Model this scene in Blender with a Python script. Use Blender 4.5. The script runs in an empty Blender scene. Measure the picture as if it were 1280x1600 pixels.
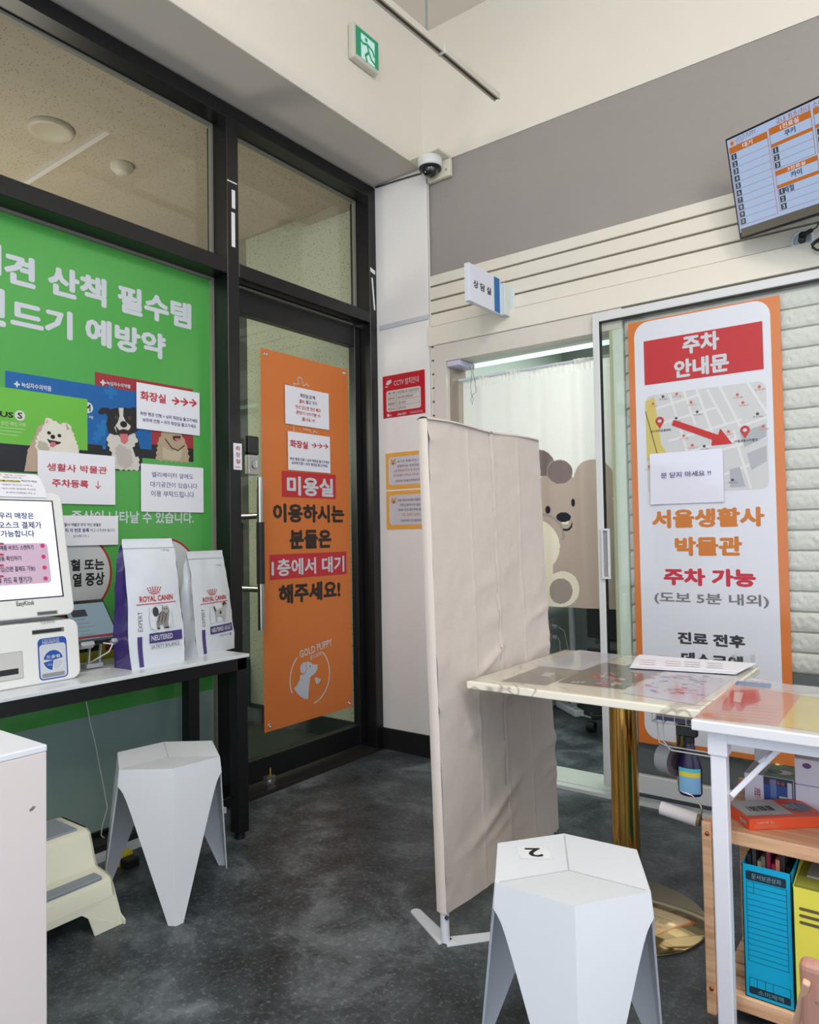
import bpy, math, random
from mathutils import Vector, Matrix, noise
random.seed(7)
scene = bpy.context.scene
COL = scene.collection
# ------------------------------------------------------------------ camera
YAW, PITCH, ROLL, FPX = 0.641941772575985, 0.03113913739943531, -0.017299874615568134, 1138.1268132276998
CAM = Vector((2.1936492809310133, -3.0904500173520106, 1.15))
CF = Vector((-math.sin(YAW)*math.cos(PITCH), math.cos(YAW)*math.cos(PITCH), math.sin(PITCH)))
_r = CF.cross(Vector((0, 0, 1))).normalized(); _u = _r.cross(CF)
CR = math.cos(ROLL)*_r + math.sin(ROLL)*_u
CU = -math.sin(ROLL)*_r + math.cos(ROLL)*_u
cd = bpy.data.cameras.new('camera'); cam = bpy.data.objects.new('camera', cd); COL.objects.link(cam)
cd.sensor_fit = 'HORIZONTAL'; cd.sensor_width = 36; cd.lens = FPX/1280*36; cd.clip_start = .02; cd.clip_end = 60
cam.matrix_world = Matrix(((CR.x, CU.x, -CF.x, CAM.x), (CR.y, CU.y, -CF.y, CAM.y), (CR.z, CU.z, -CF.z, CAM.z), (0, 0, 0, 1)))
scene.camera = cam
# ------------------------------------------------------------------ world, lights, exposure
w = bpy.data.worlds.new('overcast_daylight'); scene.world = w; w.use_nodes = True
w.node_tree.nodes['Background'].inputs[0].default_value = (.80, .90, 1, 1)
w.node_tree.nodes['Background'].inputs[1].default_value = 1.4
def area(name, loc, rot, sx, sy, power, col):
    l = bpy.data.lights.new(name, 'AREA'); l.shape = 'RECTANGLE'; l.size = sx; l.size_y = sy; l.energy = power; l.color = col
    o = bpy.data.objects.new(name, l); COL.objects.link(o); o.location = loc; o.rotation_euler = rot
    return o
PI = math.pi
def bulb(name, loc, r, power, col):
    l = bpy.data.lights.new(name, 'POINT'); l.energy = power; l.color = col; l.shadow_soft_size = r
    o = bpy.data.objects.new(name, l); COL.objects.link(o); o.location = loc; return o
bulb('upper_wall_fill_light', (3.3, -2.4, 3.25), .22, 48, (1, .92, .84))  # unseen fill points, both added to brighten the upper walls
bulb('upper_wall_fill_light', (1.9, -4.0, 3.25), .22, 66, (1, .92, .84))
area('ceiling_panel_light', (3.0, -3.2, 3.78), (0, 0, 0), 1.6, 1.6, 40, (1, .95, .9))
bulb('corridor_light', (-1.7, -1.5, 1.9), .35, 34, (1, .93, .8))
area('consulting_room_light', (1.3, .95, 2.35), (0, 0, 0), 1.2, .8, 34, (.93, 1, .97))
scene.view_settings.view_transform = 'Standard'; scene.view_settings.look = 'None'
scene.view_settings.gamma = 1; scene.view_settings.use_curve_mapping = False
scene.view_settings.exposure = 0.26
# ------------------------------------------------------------------ helpers
def ray(px, py): return CF + CR*((px-640)/FPX) - CU*((py-800)/FPX)
def hit(px, py, ax, val):
    d = ray(px, py); return CAM + d*((val-CAM[ax])/d[ax])
def lin(c):
    c /= 255; return c/12.92 if c <= .04045 else ((c+.055)/1.055)**2.4
_m = {}
def M(name, rgb, rough=.5, metal=0, var=.05, scale=6, bump=0, bscale=80, emit=0, spec=.5, coat=0, sss=0):
    """procedural principled material: base colour varied by noise, optional noise relief"""
    key = (name,)
    if key in _m: return _m[key]
    m = bpy.data.materials.new(name); m.use_nodes = True; nt = m.node_tree; N = nt.nodes; L = nt.links
    b = N['Principled BSDF']; c = [lin(x) for x in rgb]
    b.inputs['Roughness'].default_value = rough; b.inputs['Metallic'].default_value = metal
    b.inputs['Specular IOR Level'].default_value = spec
    if coat: b.inputs['Coat Weight'].default_value = coat; b.inputs['Coat Roughness'].default_value = .08
    tc = N.new('ShaderNodeTexCoord')
    if var:
        n = N.new('ShaderNodeTexNoise'); n.inputs['Scale'].default_value = scale; n.inputs['Detail'].default_value = 4
        mx = N.new('ShaderNodeMix'); mx.data_type = 'RGBA'
        mx.inputs[6].default_value = [x*(1-var) for x in c]+[1]; mx.inputs[7].default_value = [min(1, x*(1+var)) for x in c]+[1]
        L.new(tc.outputs['Object'], n.inputs['Vector']); L.new(n.outputs['Fac'], mx.inputs[0]); L.new(mx.outputs[2], b.inputs['Base Color'])
    else: b.inputs['Base Color'].default_value = c+[1]
    if bump:
        n2 = N.new('ShaderNodeTexNoise'); n2.inputs['Scale'].default_value = bscale; n2.inputs['Detail'].default_value = 3
        bp = N.new('ShaderNodeBump'); bp.inputs['Strength'].default_value = bump; bp.inputs['Distance'].default_value = .004
        L.new(tc.outputs['Object'], n2.inputs['Vector']); L.new(n2.outputs['Fac'], bp.inputs['Height']); L.new(bp.outputs[0], b.inputs['Normal'])
    if emit:
        b.inputs['Emission Color'].default_value = c+[1]; b.inputs['Emission Strength'].default_value = emit
    _m[key] = m; return m
def ink(rgb, emit=0):
    """flat printing ink of one colour"""
    if emit:
        m = M('lit_ink_%02x%02x%02x' % rgb, rgb, .3, var=0, emit=emit); m.node_tree.nodes['Principled BSDF'].inputs['Base Color'].default_value = (.01, .01, .012, 1); return m
    return M('ink_%02x%02x%02x' % rgb, tuple(int(c*.9) for c in rgb), .5, var=.02, scale=15)
def glassmat(name, tint, rough=0.02, ior=1.45, extra=0.0):
    m = bpy.data.materials.new(name); m.use_nodes = True; nt = m.node_tree; nt.nodes.clear(); N = nt.nodes; L = nt.links
    o = N.new('ShaderNodeOutputMaterial'); mx = N.new('ShaderNodeMixShader'); t = N.new('ShaderNodeBsdfTransparent'); g = N.new('ShaderNodeBsdfGlossy')
    f = N.new('ShaderNodeFresnel'); ge = N.new('ShaderNodeNewGeometry'); mr = N.new('ShaderNodeMapRange')   # same reflectance on both faces of a thin pane
    mr.inputs['To Min'].default_value = ior; mr.inputs['To Max'].default_value = 1/ior; L.new(ge.outputs['Backfacing'], mr.inputs[0]); L.new(mr.outputs[0], f.inputs[0])
    g.inputs['Roughness'].default_value = rough
    t.inputs[0].default_value = [lin(x) for x in tint]+[1]
    L.new(f.outputs[0], mx.inputs[0])
    L.new(t.outputs[0], mx.inputs[1]); L.new(g.outputs[0], mx.inputs[2]); L.new(mx.outputs[0], o.inputs[0])
    return m
def speckle(name, rgb, dark, scale=90, thr=.62, rough=.8, lo=None):
    m = M(name, rgb, rough, var=0); nt = m.node_tree; N = nt.nodes; L = nt.links; b = N['Principled BSDF']
    tc = N.new('ShaderNodeTexCoord'); n = N.new('ShaderNodeTexVoronoi'); n.inputs['Scale'].default_value = scale
    r = N.new('ShaderNodeValToRGB'); r.color_ramp.elements[0].position = thr*.26; r.color_ramp.elements[1].position = thr*.26+.1
    r.color_ramp.elements[1].color = [lin(x) for x in rgb]+[1]; r.color_ramp.elements[0].color = [lin(x) for x in dark]+[1]
    L.new(tc.outputs['Object'], n.inputs['Vector']); L.new(n.outputs['Distance'], r.inputs[0]); L.new(r.outputs[0], b.inputs['Base Color'])
    return m

class B:
    """mesh builder in world coordinates"""
    def __init__(s): s.v = []; s.f = []; s.fm = []; s.ms = []; s.sm = []
    def mi(s, m):
        if m not in s.ms: s.ms.append(m)
        return s.ms.index(m)
    def add(s, vs, fs, m, smooth=False):
        o = len(s.v); k = s.mi(m); s.v += [tuple(x) for x in vs]
        for f in fs: s.f.append([o+i for i in f]); s.fm.append(k); s.sm.append(smooth)
        return s
    def box(s, x0, x1, y0, y1, z0, z1, m):
        x0, x1 = min(x0, x1), max(x0, x1); y0, y1 = min(y0, y1), max(y0, y1); z0, z1 = min(z0, z1), max(z0, z1)
        v = [(x, y, z) for z in (z0, z1) for y in (y0, y1) for x in (x0, x1)]
        return s.add(v, [(0, 2, 3, 1), (4, 5, 7, 6), (0, 1, 5, 4), (2, 6, 7, 3), (0, 4, 6, 2), (1, 3, 7, 5)], m)
    def obox(s, c, ax, ay, az, hx, hy, hz, m):
        c = Vector(c); v = [c+ax*hx*i+ay*hy*j+az*hz*k for k in (-1, 1) for j in (-1, 1) for i in (-1, 1)]
        return s.add(v, [(0, 2, 3, 1), (4, 5, 7, 6), (0, 1, 5, 4), (2, 6, 7, 3), (0, 4, 6, 2), (1, 3, 7, 5)], m)
    def beam(s, p0, p1, wx, wz, m, up=Vector((0, 0, 1))):
        p0 = Vector(p0); p1 = Vector(p1); d = (p1-p0); l = d.length; d.normalize()
        if abs(d.dot(up)) > .99: up = Vector((0, 1, 0))
        a = d.cross(up).normalized(); b = a.cross(d)
        return s.obox((p0+p1)/2, a, d, b, wx/2, l/2, wz/2, m)
    def cyl(s, p0, p1, r, m, seg=20, r2=None, caps=True):
        p0 = Vector(p0); p1 = Vector(p1); d = (p1-p0).normalized(); up = Vector((0, 0, 1)) if abs(d.z) < .9 else Vector((1, 0, 0))
        a = d.cross(up).normalized(); b = d.cross(a); r2 = r if r2 is None else r2; v = []
        for p, q in ((p0, r), (p1, r2)):
            for i in range(seg):
                t = 2*PI*i/seg; v.append(p+a*math.cos(t)*q+b*math.sin(t)*q)
        s.add(v, [(i, (i+1) % seg, seg+(i+1) % seg, seg+i) for i in range(seg)], m, True)
        if caps: s.add(v, [tuple(range(seg))[::-1], tuple(range(seg, 2*seg))], m)
        return s
    def lathe(s, c, prof, m, seg=32, axis=None):
        c = Vector(c); ax = Vector(axis or (0, 0, 1)).normalized(); t = Vector((1, 0, 0)) if abs(ax.x) < .9 else Vector((0, 1, 0))
        a = ax.cross(t).normalized(); b = ax.cross(a); v = []
        for r, h in prof:
            for i in range(seg):
                k = 2*PI*i/seg; v.append(c+ax*h+(a*math.cos(k)+b*math.sin(k))*r)
        n = len(prof); f = [(j*seg+i, j*seg+(i+1) % seg, (j+1)*seg+(i+1) % seg, (j+1)*seg+i) for j in range(n-1) for i in range(seg)]
        s.add(v, f, m, True)
        s.add(v, [tuple(range(seg))[::-1], tuple(range((n-1)*seg, n*seg))], m)
        return s
    def tube(s, pts, r, m, seg=8, closed=False):
        P = [Vector(p) for p in pts]; n = len(P); v = []; a = None
        for i, p in enumerate(P):
            d = ((P[(i+1) % n] if closed or i < n-1 else p)-(P[i-1] if closed or i else p)).normalized()
            if a is None: a = d.cross(Vector((0, 0, 1)) if abs(d.z) < .9 else Vector((1, 0, 0))).normalized()
            else: a = (a-d*a.dot(d)).normalized()
            b = d.cross(a); rr = r[i] if isinstance(r, (list, tuple)) else r
            for k in range(seg): t = 2*PI*k/seg; v.append(p+(a*math.cos(t)+b*math.sin(t))*rr)
        m_ = n if closed else n-1
        s.add(v, [(i*seg+k, i*seg+(k+1) % seg, ((i+1) % n)*seg+(k+1) % seg, ((i+1) % n)*seg+k) for i in range(m_) for k in range(seg)], m, True)
        if not closed: s.add(v, [tuple(range(seg))[::-1], tuple(range((n-1)*seg, n*seg))], m)
        return s
    def prism(s, poly, d, m):
        """extrude a planar world-space polygon by vector d"""
        P = [Vector(p) for p in poly]; n = len(P); d = Vector(d)
        return s.add(P+[p+d for p in P], [tuple(range(n))[::-1], tuple(range(n, 2*n))]+[(i, (i+1) % n, n+(i+1) % n, n+i) for i in range(n)], m)
    def grid(s, fn, nu, nv, m, smooth=True):
        v = [fn(i/nu, j/nv) for j in range(nv+1) for i in range(nu+1)]; W = nu+1
        return s.add(v, [(j*W+i, j*W+i+1, (j+1)*W+i+1, (j+1)*W+i) for j in range(nv) for i in range(nu)], m, smooth)
    def build(s, name, parent=None, bev=0, seg=2, **props):
        me = bpy.data.meshes.new(name)
        og = parent_loc(parent) if parent else (org(s.v) if 'origin' not in props else Vector(props.pop('origin')))
        me.from_pydata([tuple(Vector(x)-og) for x in s.v], [], s.f)
        for m in s.ms: me.materials.append(m)
        me.polygons.foreach_set('material_index', s.fm); me.polygons.foreach_set('use_smooth', s.sm); me.update()
        o = bpy.data.objects.new(name, me); COL.objects.link(o)
        if parent: o.parent = parent
        else: o.location = og
        _loc[o] = og
        if bev:
            b = o.modifiers.new('bevel', 'BEVEL'); b.width = bev; b.segments = seg; b.limit_method = 'ANGLE'; b.angle_limit = .6
        for k, v in props.items(): o[k] = v
        return o
_loc = {}
def parent_loc(p): return _loc[p]
def org(v):
    xs, ys, zs = zip(*v); return Vector(((min(xs)+max(xs))/2, (min(ys)+max(ys))/2, min(zs)))
def thing(name, label, cat, loc=(0, 0, 0), group=None):
    o = bpy.data.objects.new(name, None); COL.objects.link(o); o.location = loc; _loc[o] = Vector(loc); o.empty_display_size = .05
    o['label'] = label; o['category'] = cat
    if group: o['group'] = group
    return o
def structure(name, loc=(0, 0, 0), label=None):
    o = bpy.data.objects.new(name, None); COL.objects.link(o); o.location = loc; _loc[o] = Vector(loc); o['kind'] = 'structure'
    if label: o['label'] = label
    return o
# ---- flat printing on a plane
_g = {}
def glyph(t, bold):
    k = (t, bold)
    if k not in _g:
        c = bpy.data.curves.new('t', 'FONT'); c.body = t; c.size = 1; c.resolution_u = 2; c.fill_mode = 'FRONT'
        o = bpy.data.objects.new('t', c); me = bpy.data.meshes.new_from_object(o)
        v = [(p.co.x, p.co.y) for p in me.vertices]; f = [tuple(p.vertices) for p in me.polygons]
        bpy.data.objects.remove(o); bpy.data.curves.remove(c); bpy.data.meshes.remove(me)
        if not v: v = [(0, 0)]
        if bold > .005:
            n0 = len(v); bd = bold*.8; sh = [(bd*math.cos(i*PI/4), bd*math.sin(i*PI/4)) for i in range(8)]
            v = [(a+dx, b+dy) for dx, dy in sh for a, b in v]; f = [tuple(i+n0*k for i in q) for k in range(8) for q in f]
        x0 = min(a for a, b in v); x1 = max(a for a, b in v); y0 = min(b for a, b in v); y1 = max(b for a, b in v)
        n1 = len(v)//8 if bold > .005 and len(v) > 8 else len(v)
        _g[k] = ([((a-x0)/max(x1-x0, 1e-6), (b-y0)/max(y1-y0, 1e-6), .09*(i//max(n1, 1))) for i, (a, b) in enumerate(v)], f, (x1-x0)/max(y1-y0, 1e-6))
    return _g[k]
class Print:
    """printing laid on the plane O + u U + v V; every colour is an ink; lv is the ink layer"""
    def __init__(s, O, U, V, emit=0, step=.0004):
        s.O = Vector(O); s.U = Vector(U).normalized(); s.V = Vector(V).normalized(); s.N = s.U.cross(s.V); s.b = B(); s.emit = emit; s.step = step
    def uv(s, px, py):
        d = ray(px, py); t = (s.O-CAM).dot(s.N)/d.dot(s.N); q = CAM+d*t-s.O; return q.dot(s.U), q.dot(s.V)
    def P(s, u, v, lv=0): return s.O+s.U*u+s.V*v+s.N*(s.step*(lv+1))   # lv: layer height
    def ink(s, c): return c if not isinstance(c, tuple) else ink(c, s.emit)
    def poly(s, pts, c, lv=0):
        a = sum(pts[i][0]*pts[(i+1) % len(pts)][1]-pts[(i+1) % len(pts)][0]*pts[i][1] for i in range(len(pts)))
        if a < 0: pts = pts[::-1]
        s.n = getattr(s, 'n', 0)+1; lv += (s.n % 14)*.05      # tiny step so overlapping inks never share a plane
        s.b.add([s.P(u, v, lv) for u, v in pts], [tuple(range(len(pts)))], s.ink(c)); return s
    def ppoly(s, pts, c, lv=0): return s.poly([s.uv(*p) for p in pts], c, lv)
    def rect(s, u0, v0, u1, v1, c, lv=0, r=0):
        if not r: return s.poly([(u0, v0), (u1, v0), (u1, v1), (u0, v1)], c, lv)
        u0, u1 = min(u0, u1), max(u0, u1); v0, v1 = min(v0, v1), max(v0, v1); p = []
        for cx, cy, a0 in ((u1-r, v0+r, -90), (u1-r, v1-r, 0), (u0+r, v1-r, 90), (u0+r, v0+r, 180)):
            for k in range(6): a = math.radians(a0+18*k); p.append((cx+r*math.cos(a), cy+r*math.sin(a)))
        return s.poly(p, c, lv)
    def prect(s, x0, y0, x1, y1, c, lv=0, r=0): return s.rect(*s.uv(x0, y0), *s.uv(x1, y1), c, lv, r)
    def ell(s, cu, cv, ru, rv, c, lv=0, n=28, rot=0):
        cr, sr = math.cos(rot), math.sin(rot)
        return s.poly([(cu+ru*math.cos(2*PI*i/n)*cr-rv*math.sin(2*PI*i/n)*sr, cv+ru*math.cos(2*PI*i/n)*sr+rv*math.sin(2*PI*i/n)*cr) for i in range(n)], c, lv)
    def pell(s, px, py, rx, ry, c, lv=0, rot=0):
        a = s.uv(px, py); b = s.uv(px+rx, py); d = s.uv(px, py+ry)
        return s.ell(a[0], a[1], abs(b[0]-a[0]), abs(d[1]-a[1]), c, lv, rot=rot)
    def line(s, pts, wd, c, lv=0, px=True):
        q = [s.uv(*p) for p in pts] if px else pts
        for a, b in zip(q, q[1:]):
            d = Vector((b[0]-a[0], b[1]-a[1])); l = d.length or 1; n = Vector((-d.y, d.x))/l*wd/2; e = d/l*wd*.25
            s.poly([(a[0]+n.x-e.x, a[1]+n.y-e.y), (a[0]-n.x-e.x, a[1]-n.y-e.y), (b[0]-n.x+e.x, b[1]-n.y+e.y), (b[0]+n.x+e.x, b[1]+n.y+e.y)], c, lv)
        return s
    def text(s, t, u0, v0, u1, v1, c, bold=.02, lv=2, rot=0):
        g, f, _ = glyph(t, bold); cr, sr = math.cos(rot), math.sin(rot); cu, cv = (u0+u1)/2, (v0+v1)/2; vs = []
        for a, b, h in g:
            x = (a-.5)*(u1-u0); y = (b-.5)*(v1-v0); vs.append(s.P(cu+x*cr-y*sr, cv+x*sr+y*cr, lv+h))
        s.b.add(vs, f, s.ink(c)); return s
    def pt(s, t, x0, y0, x1, y1, c, bold=.02, lv=2):
        """text between the pixel of its top left and of its bottom right corner"""
        a = s.uv(x0, y0); b = s.uv(x1, y1); return s.text(t, a[0], b[1], b[0], a[1], c, bold, lv)
    def ph(s, t, x0, y0, x1, h, c, bold=.02, lv=2):
        """text from the pixel of its top left corner, as wide as to pixel column x1 and h pixels tall at its left end"""
        a = s.uv(x0, y0); b = s.uv(x0, y0+h); return s.text(t, a[0], b[1], s.uv(x1, y0)[0], a[1], c, bold, lv)
    def build(s, name, parent): return s.b.build(name, parent)
def S_left(x): return Print((x, 0, 0), (0, 1, 0), (0, 0, 1))     # planes parallel to the storefront
def S_back(y): return Print((0, y, 0), (1, 0, 0), (0, 0, 1))     # planes parallel to the back wall
# ------------------------------------------------------------------ materials
WHITE = M('white_wall_paint', (226, 219, 208), .75, var=.02, scale=3, bump=.05, bscale=120)
WHITE2 = M('white_pillar_paint', (232, 228, 226), .7, var=.03, scale=2, bump=.05, bscale=120)
SLAT = M('cream_slat_board', (226, 219, 207), .5, var=.02, scale=4)
GROOVE = M('slat_groove', (150, 138, 126), .8)
TRIMW = M('white_door_trim', (216, 208, 200), .5, var=.02)
ALU = M('white_aluminium', (214, 214, 216), .4, var=.02)
BLACK = M('black_powder_coated_steel', (15, 15, 18), .36, var=.1, scale=5)
BLACKP = M('black_plastic', (24, 24, 26), .4)
WPL = M('white_plastic', (214, 218, 225), .38, var=.02)
STEEL = M('brushed_steel', (190, 186, 180), .22, 1, var=.05)
CHROME = M('chrome', (215, 215, 215), .12, 1, var=.02)
BRASS = M('polished_brass', (205, 160, 82), .13, 1, var=.06)
PAPER = M('white_paper', (226, 226, 234), .6, var=.02)
GLASSC = glassmat('clear_glass', (250, 251, 249))
GLASSG = glassmat('greenish_glass', (246, 251, 247))
# ------------------------------------------------------------------ structure: floors and ceilings
def floormat(name, c1, c2, c3):
    m = M(name, c1, .42, var=0); nt = m.node_tree; N = nt.nodes; L = nt.links; b = N['Principled BSDF']
    g = N.new('ShaderNodeNewGeometry')
    n = N.new('ShaderNodeTexNoise'); n.inputs['Scale'].default_value = 4.2; n.inputs['Detail'].default_value = 10; n.inputs['Roughness'].default_value = .68; n.inputs['Distortion'].default_value = .5
    r = N.new('ShaderNodeValToRGB'); e = r.color_ramp.elements
    e[0].position = .33; e[0].color = [lin(x) for x in c1]+[1]; e[1].position = .72; e[1].color = [lin(x) for x in c3]+[1]
    k = e.new(.5); k.color = [lin(x) for x in c2]+[1]
    f = N.new('ShaderNodeTexNoise'); f.inputs['Scale'].default_value = 70; f.inputs['Detail'].default_value = 6; f.inputs['Roughness'].default_value = .7
    r2 = N.new('ShaderNodeValToRGB'); r2.color_ramp.elements[0].position = .53; r2.color_ramp.elements[1].position = .76
    r2.color_ramp.elements[1].color = (.26, .28, .29, 1)
    f3 = N.new('ShaderNodeTexNoise'); f3.inputs['Scale'].default_value = 13; f3.inputs['Detail'].default_value = 8; f3.inputs['Roughness'].default_value = .75
    mm = N.new('ShaderNodeMix'); mm.data_type = 'RGBA'; mm.blend_type = 'OVERLAY'; mm.inputs[0].default_value = .75; L.new(g.outputs['Position'], f3.inputs['Vector'])
    ad = N.new('ShaderNodeMix'); ad.data_type = 'RGBA'; ad.blend_type = 'SCREEN'; ad.inputs[0].default_value = .55
    L.new(g.outputs['Position'], n.inputs['Vector']); L.new(g.outputs['Position'], f.inputs['Vector']); L.new(n.outputs['Fac'], r.inputs[0]); L.new(f.outputs['Fac'], r2.inputs[0])
    L.new(r.outputs[0], mm.inputs[6]); L.new(f3.outputs['Fac'], mm.inputs[7]); L.new(mm.outputs[2], ad.inputs[6]); L.new(r2.outputs[0], ad.inputs[7]); L.new(ad.outputs[2], b.inputs['Base Color'])
    bp = N.new('ShaderNodeBump'); bp.inputs['Strength'].default_value = .25; bp.inputs['Distance'].default_value = .003
    L.new(f.outputs['Fac'], bp.inputs['Height']); L.new(bp.outputs[0], b.inputs['Normal'])
    return m
FLOOR = floormat('slate_vinyl', (36, 41, 45), (62, 70, 75), (114, 123, 128))
fl = structure('floor')
B().box(-3.4, 5.2, -6, 3.2, -.08, -.002, M('floor_screed', (38, 38, 40), .8)).build('subfloor', fl)
ts = .61; tm = B().box(-ts/2+.0002, ts/2-.0002, -ts/2+.0002, ts/2-.0002, -.003, 0, FLOOR)
first = None
for i in range(10):
    for j in range(11):
        x = -.30+ts*(i+.5); y = -4.9+ts*(j+.5)
        if y-ts/2 > 1.6 or (y > .3 and x > 3): continue
        if first is None:
            first = tm.build('tile', fl); first.location = (x, y, 0); mesh = first.data
            # keep mesh centred
            sh = _loc[fl]
        else:
            o = first.copy(); o.location = (x, y, 0); COL.objects.link(o)
CARP = speckle('corridor_carpet', (64, 72, 62), (40, 46, 40), 160, .5, .95)
B().box(-3.4, -.36, -6, .0, -.003, .001, CARP).build('floor_corridor', kind='structure')
B().box(-.2, 5.2, -6, .2, 3.81, 3.9, WHITE).build('ceiling', kind='structure')
# left upper bulkhead, its underside is the soffit over the storefront
B().box(-.36, 0, -6, .15, 3.083, 3.83, WHITE).build('wall_left', kind='structure')
B().box(-.33, .0, -6, -.0, 3.078, 3.083, M('shaded_soffit_white', (196, 188, 180), .8, var=.03)).build('trim_1', kind='structure')  # bulkhead white darkened: shade of the underside put into the colour
# ------------------------------------------------------------------ back wall
wb = structure('wall_back')
YW = .03
B().box(.0, 5.2, YW, .16, 3.06, 3.82, WHITE).box(.0, 5.2, YW, .16, 2.07, 3.06, GROOVE).box(.0, .15, YW, .16, 0, 2.07, GROOVE).box(1.0, 5.2, YW, .16, 0, 2.07, WHITE).build('masonry', wb)
GREY = M('grey_wood_grain_sheet', (152, 145, 141), .6, var=.04, scale=3, bump=.0)
nt = GREY.node_tree; N = nt.nodes; L = nt.links
wv = N.new('ShaderNodeTexNoise'); wv.inputs['Scale'].default_value = 16; wv.inputs['Detail'].default_value = 5
mp = N.new('ShaderNodeMapping'); mp.inputs['Scale'].default_value = (.35, 1, 6)
tcn = N.new('ShaderNodeTexCoord'); bp = N.new('ShaderNodeBump'); bp.inputs['Strength'].default_value = .35; bp.inputs['Distance'].default_value = .004
L.new(tcn.outputs['Object'], mp.inputs[0]); L.new(mp.outputs[0], wv.inputs['Vector']); L.new(wv.outputs['Fac'], bp.inputs['Height']); L.new(bp.outputs[0], N['Principled BSDF'].inputs['Normal'])
B().box(.032, 5.2, .02, YW, 2.498, 3.086, GREY).build('grey_panel', wb)
B().box(.0, 5.2, .015, YW, 3.086, 3.82, WHITE).build('upper_plaster', wb)
# slat boards, each its own piece
zs = [2.498, 2.446, 2.374, 2.303, 2.232]
for k in range(4):
    z1 = zs[k]-(.009 if k else 0); z0 = zs[k+1]
    B().box(.032, 5.2, .006, YW, z0, z1, SLAT).build('slat', wb, bev=.002, seg=1)
B().box(.03, 5.2, -.012, YW, 2.126, 2.225, SLAT).build('fascia_board', wb, bev=.002, seg=1)
z = 2.12
while z > .15:
    B().box(.032, .085, .006, YW, z-.063, z, SLAT).build('slat', wb); z -= .0716
# door opening trim
tr = structure('trim_2')
B().box(.062, .135, -.004, .20, 0, 2.125, TRIMW).build('left_jamb', tr)
B().box(.135, 1.06, -.004, .20, 2.035, 2.125, TRIMW).build('head_jamb', tr)
B().box(1.016, 1.062, -.002, .20, 0, 2.035, M('right_jamb_paint', (216, 224, 216), .6, var=.06, scale=30, bump=.3)).build('right_jamb', tr)
B().box(1.0, 1.016, .0, .20, 0, 2.035, M('olive_jamb_edge', (190, 190, 160), .6, var=.05)).build('jamb_edge', tr)
# brick-pattern foam sheet: each moulded brick is a piece
BRK = M('white_foam_brick', (222, 217, 215), .7, var=.06, scale=14, bump=1.0, bscale=55)
B().box(1.062, 3.4, .012, YW, .60, 2.075, M('brick_joint', (146, 143, 136), .9)).build('brick_backing', wb)
variants = []
def brickmesh(wd, ht, seed):
    rnd = random.Random(seed); b = B(); nu, nv = 170, 9
    def fn(a, c):
        e = min(a, 1-a, .012)/.012; g = min(c, 1-c, .2)/.2; d = (.007+.005*(noise.noise(Vector((a*40+seed*7, c*3.5, 0)))+.8*noise.noise(Vector((a*110+seed*7, c*8, 3)))))*min(e, g)
        return (a*wd+(.001*rnd.random()), .012-d, c*ht+(.002*rnd.random() if 0 < c < 1 else .0015*rnd.random()))
    b.grid(fn, nu, nv, BRK, True); return b
row = 0; z = .605
while z < 2.06:
    h = min(.0695, 2.073-z)
    for c in range(4):
        x = 1.066+c*.905-(.1 if row % 2 else 0); wd = .902
        if x < 1.066: wd -= (1.066-x); x = 1.066
        key = row % 2 == 1 and c == 0
        if h < .069: continue
        if len(variants) < 6 and not key:
            o = brickmesh(.902, .0695, len(variants)).build('brick', wb); variants.append(o); o.location = (x, 0, z)
        elif key:
            if 'k' not in globals() or not isinstance(globals().get('KB'), bpy.types.Object):
                KB = brickmesh(.802, .0695, 33).build('brick', wb); KB.location = (x, 0, z)
            else: o = KB.copy(); o.location = (x, 0, z); COL.objects.link(o)
        else:
            o = random.choice(variants).copy(); o.location = (x, 0, z); COL.objects.link(o)
    z += .0772; row += 1
B().box(1.062, 5.2, .012, YW, .0, .598, M('dark_grey_wainscot', (104, 107, 112), .7, var=.06, scale=8, bump=.3, bscale=40)).build('grey_wainscot', wb)
# corner pillar
pl = structure('wall_corner')
B().box(-.46, .029, 0, .16, 0, 3.083, WHITE2).build('pillar_face', pl, bev=.003, seg=1)
B().box(-.30, .030, -.006, .001, 2.272, 2.299, M('cable_cover', (196, 198, 206), .4)).build('cable_cover', pl, bev=.002)
B().cyl((.035, .008, .1), (.035, .008, 2.99), .006, M('caulk_bead', (205, 200, 195), .6), 8).build('corner_bead', pl)
B().box(-.315, .031, -.012, .0, 0, .112, M('black_skirting', (20, 20, 22), .5)).build('baseboard_back', kind='structure')
# thin black cable along the soffit / pillar joint
# ------------------------------------------------------------------ corridor behind the storefront
CWALL = speckle('speckled_corridor_wall', (180, 182, 158), (98, 94, 76), 70, .55)
CCEIL = speckle('speckled_corridor_ceiling', (184, 170, 150), (106, 96, 82), 72, .52)
cw = structure('wall_corridor')
B().box(-1.39, -.43, -.0, .1, .11, 3.2, CWALL).build('end_wall', cw)
B().box(-1.39, -.43, -.01, .1, .0, .11, M('corridor_skirting', (40, 46, 44), .5)).build('skirting', cw)
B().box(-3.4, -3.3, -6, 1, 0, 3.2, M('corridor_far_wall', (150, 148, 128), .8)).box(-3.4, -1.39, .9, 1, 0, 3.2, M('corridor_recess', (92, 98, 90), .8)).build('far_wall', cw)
B().box(-1.6, -1.392, -.7, .9, 0, .38, M('dark_cabinet_laminate', (58, 66, 64), .5)).build('low_cabinet', cw)
cc = structure('ceiling_corridor')
B().box(-.83, -.43, -6, .0, 3.0, 3.06, CCEIL).build('bulkhead', cc)
B().box(-3.4, -.83, -6, 1, 3.06, 3.12, CCEIL).build('ceiling_panel', cc)
B().box(-2.2, -.83, -1.26, -1.235, 3.04, 3.06, TRIMW).box(-.86, -.83, -6, 0, 3.035, 3.06, CCEIL).build('ceiling_batten', cc)
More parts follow.
